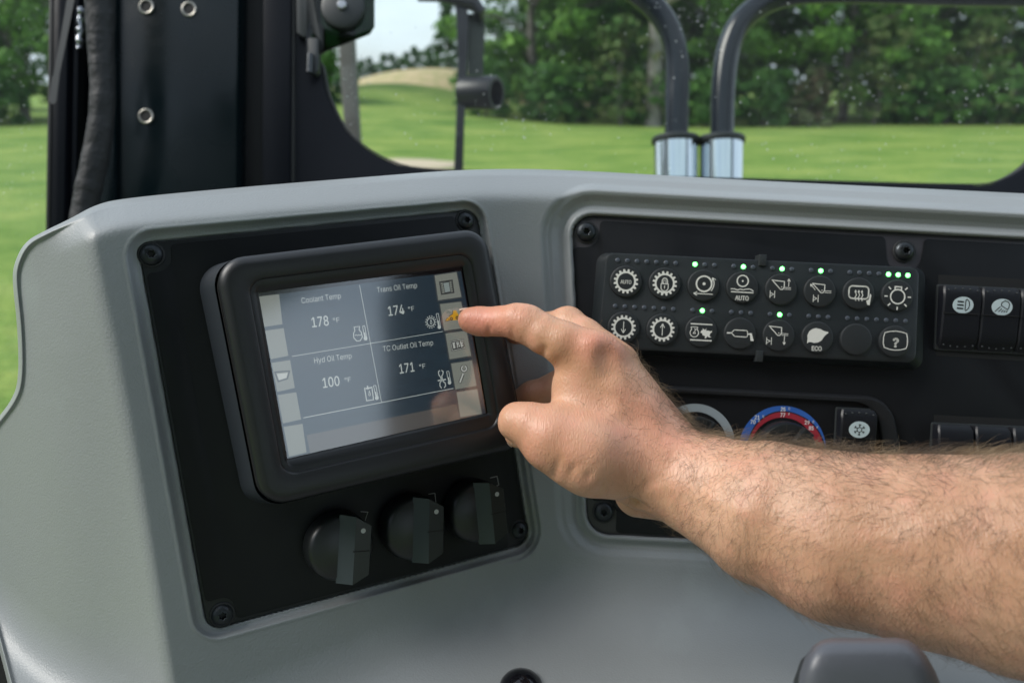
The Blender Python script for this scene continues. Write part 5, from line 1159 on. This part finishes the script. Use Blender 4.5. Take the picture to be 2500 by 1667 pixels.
# nails
def nail(cx_, cy_, z, L, Wd, R_ax, R_up, name='fingernail'):
    """small curved plate; R_ax along the finger, R_up out of the nail (camera axes)"""
    c = cp3(cx_, cy_, z); ax = np.array(R_ax, float); ax /= np.linalg.norm(ax); up = np.array(R_up, float); up -= ax * (up @ ax); up /= np.linalg.norm(up); sd_ = np.cross(ax, up)
    n, m = 8, 6; V = []; F_ = []
    for i in range(n + 1):
        for j in range(m + 1):
            u = (i / n * 2 - 1); v = (j / m * 2 - 1); wv_ = Wd * (1 - .12 * max(u, 0) ** 2 - .1 * max(-u, 0) ** 2)
            p = c + ax * L * u * (1 - .12 * v * v) + sd_ * wv_ * math.sin(v * 1.1) + up * (wv_ * (math.cos(v * 1.1) - 1) - .0006 * u * u); V.append(c2w(p) - o0)
    for i in range(n):
        for j in range(m): F_.append((i * (m + 1) + j, (i + 1) * (m + 1) + j, (i + 1) * (m + 1) + j + 1, i * (m + 1) + j + 1))
    b = MB(); b.V = [tuple(v) for v in V]; b.F = F_; o = b.build(name, mat('nail', (.66, .47, .38), .28), person, ang=0); md = o.modifiers.new('thick', 'SOLIDIFY'); md.thickness = .0006; return o
nail(1141, 755.5, .4905, .0050, .0050, (-1, .05, .05), (-.1, -.9, .45))
nail(1238, 1066, .482, .0055, .0058, (-.05, .5, .8), (-1, .1, .1))
# hair on the arm
rg = np.random.default_rng(21)
fc = HV[HQ].mean(1); fa = np.linalg.norm(np.cross(HV[HQ[:, 2]] - HV[HQ[:, 0]], HV[HQ[:, 3]] - HV[HQ[:, 1]]), axis=1) / 2; fnm = HN[HQ].mean(1)
pxx = CX + F_PX * fc[:, 0] / fc[:, 2]; pyy = CY + F_PX * fc[:, 1] / fc[:, 2]
vis = (np.sum(fnm * fc, 1) / np.linalg.norm(fc, axis=1)) < .35
axm = np.interp(pxx, [1600, 1729, 1866, 2049, 2277, 2500], [1136, 1193, 1253, 1312, 1345, 1374]); hw = np.interp(pxx, [1600, 1729, 1866, 2049, 2277, 2500], [110, 127, 182, 206, 226, 266])
rel = (pyy - axm) / hw
dens = np.clip((pxx - 1560) / 120, 0, 1) * (1.15 - .35 * rel + 1.0 * np.clip(-rel - .72, 0, .3) / .3)
back = np.clip((pxx - 1400) / 160, 0, 1) * np.clip(1 - np.abs(pxx - 1560) / 200, 0, 1) * (pyy < 1210)
dens = np.maximum(dens, back * np.where(pyy < 1100, .75, .55)) * vis * (pxx > 1400) * (pxx < 2640)
dens[(pyy < 860)] *= .25
pr = dens * fa; pr /= pr.sum(); NH = 7500
sel = rg.choice(len(fc), NH, p=pr); P0 = fc[sel] + rg.normal(size=(NH, 3)) * .0004 - fnm[sel] * .0003; N0 = fnm[sel]; xr = pxx[sel]; rl = rel[sel]
axis = cp3(2500, 1376, .372) - cp3(1600, 1128, .462); axis /= np.linalg.norm(axis)
dn = np.array([0., 1, .15]); dn -= axis * (dn @ axis); dn /= np.linalg.norm(dn)
f2 = tri_noise(P0, 70, 10)[:, None] * 1.6
topf = np.clip(-rl - .55, 0, .4)[:, None] / .4
Dr = dn * (.75 - 1.15 * topf) + axis * (.25 + .9 * f2 + .35 * topf) + np.array([0, 0, 1]) * .1 + rg.normal(size=(NH, 3)) * .38 + np.where(xr[:, None] < 1640, -.4, 0) * axis
Dr -= N0 * np.sum(Dr * N0, 1)[:, None]; Dr /= np.linalg.norm(Dr, axis=1)[:, None] + 1e-9
Ln = (.004 + .016 * rg.random(NH) ** 1.3) * np.where(xr < 1640, .75, 1.0) * (1 + .1 * topf[:, 0]) * np.where(xr < 1500, .6, 1)
curl = np.cross(N0, Dr) * rg.normal(size=(NH, 1)) * .7
lift = rg.uniform(.12, .55, NH)[:, None] + .25 * topf
SG = 5; T_s = np.linspace(0, 1, SG + 1)
pth = np.stack([P0 + Ln[:, None] * (Dr * (s - .12 * s * s) + N0 * lift * (s - .55 * s * s) + curl * .5 * s * s) for s in T_s], 1)
rad = (.000046 + .00002 * topf[:, 0]) * rg.uniform(.7, 1.25, NH)
tg = np.gradient(pth, axis=1); tg /= np.linalg.norm(tg, axis=2)[..., None]
u_ = np.cross(tg, N0[:, None]); u_ /= np.linalg.norm(u_, axis=2)[..., None] + 1e-9; v_ = np.cross(tg, u_)
rt = (rad[:, None] * (1 - .75 * T_s ** 2)[None])[..., None]
ringv = np.stack([pth + rt * (math.cos(a) * u_ + math.sin(a) * v_) for a in (0, 2.094, 4.189)], 2)     # NH, SG+1, 3, 3
HVt = ringv.reshape(-1, 3); base_i = np.arange(NH)[:, None, None] * (SG + 1) * 3
ii = np.arange(SG)[None, :, None] * 3; jj = np.arange(3)[None, None, :]; j2 = (jj + 1) % 3
Qh = np.stack([base_i + ii + jj, base_i + ii + j2, base_i + ii + 3 + j2, base_i + ii + 3 + jj], -1).reshape(-1, 4)
HAIRM = mat('arm_hair', (.075, .050, .030), .5, var=(40, (.26, .19, .11), .42, .6))
me = bpy.data.meshes.new('arm_hair'); grid_mesh(me, c2w(HVt) - o0, Qh, HAIRM)
ho_ = bpy.data.objects.new('hair', me); COL.objects.link(ho_); ho_.parent = person; ho_['kind'] = 'stuff'

# the rest of the seated person, out of the picture to the right: sleeve and shirt
gxs = np.arange(.20, 1.25, .011).astype(np.float32); gys = np.arange(-.45, .75, .011).astype(np.float32); gzs = np.arange(-.55, .48, .011).astype(np.float32); shp = (len(gxs), len(gys), len(gzs)); BIG = .1
def add_m(D_, ch, k):
    for (a, ra), (b, rb) in zip(ch[:-1], ch[1:]): add_cone(D_, np.array(a, float), ra, np.array(b, float), rb, k)
Fs = np.full(shp, BIG, np.float32)
add_m(Fs, [((.40, .14, .325), .066), ((.50, .12, .24), .075), ((.64, .0, .0), .085), ((.72, -.10, -.12), .095), ((.86, -.14, -.2), .09)], .03)
add_m(Fs, [((.80, -.05, -.16), .17), ((.82, .15, -.13), .185), ((.82, .40, -.08), .19), ((.80, .60, -.02), .18)], .05); add_m(Fs, [((.95, -.05, -.25), .15), ((.97, .4, -.18), .17)], .06); add_m(Fs, [((.84, -.2, -.2), .07), ((.84, -.30, -.18), .06)], .03)
SV, SQ = surface_nets(Fs, gxs, gys, gzs); SQ = SQ[(SQ >= 0).all(1)]; SV = relax(SV, SQ, 4, .5); SN = vnorm(SV, SQ)
if np.mean(np.sum((SV - SV.mean(0)) * SN, 1)) < 0: SQ = SQ[:, ::-1]
me = bpy.data.meshes.new('shirt'); grid_mesh(me, c2w(SV) - o0, SQ, mat('shirt_cloth', (.055, .022, .02), .85, bump=(60, .5, .003, 'noise')))
so_ = bpy.data.objects.new('shirt', me); COL.objects.link(so_); so_.parent = person
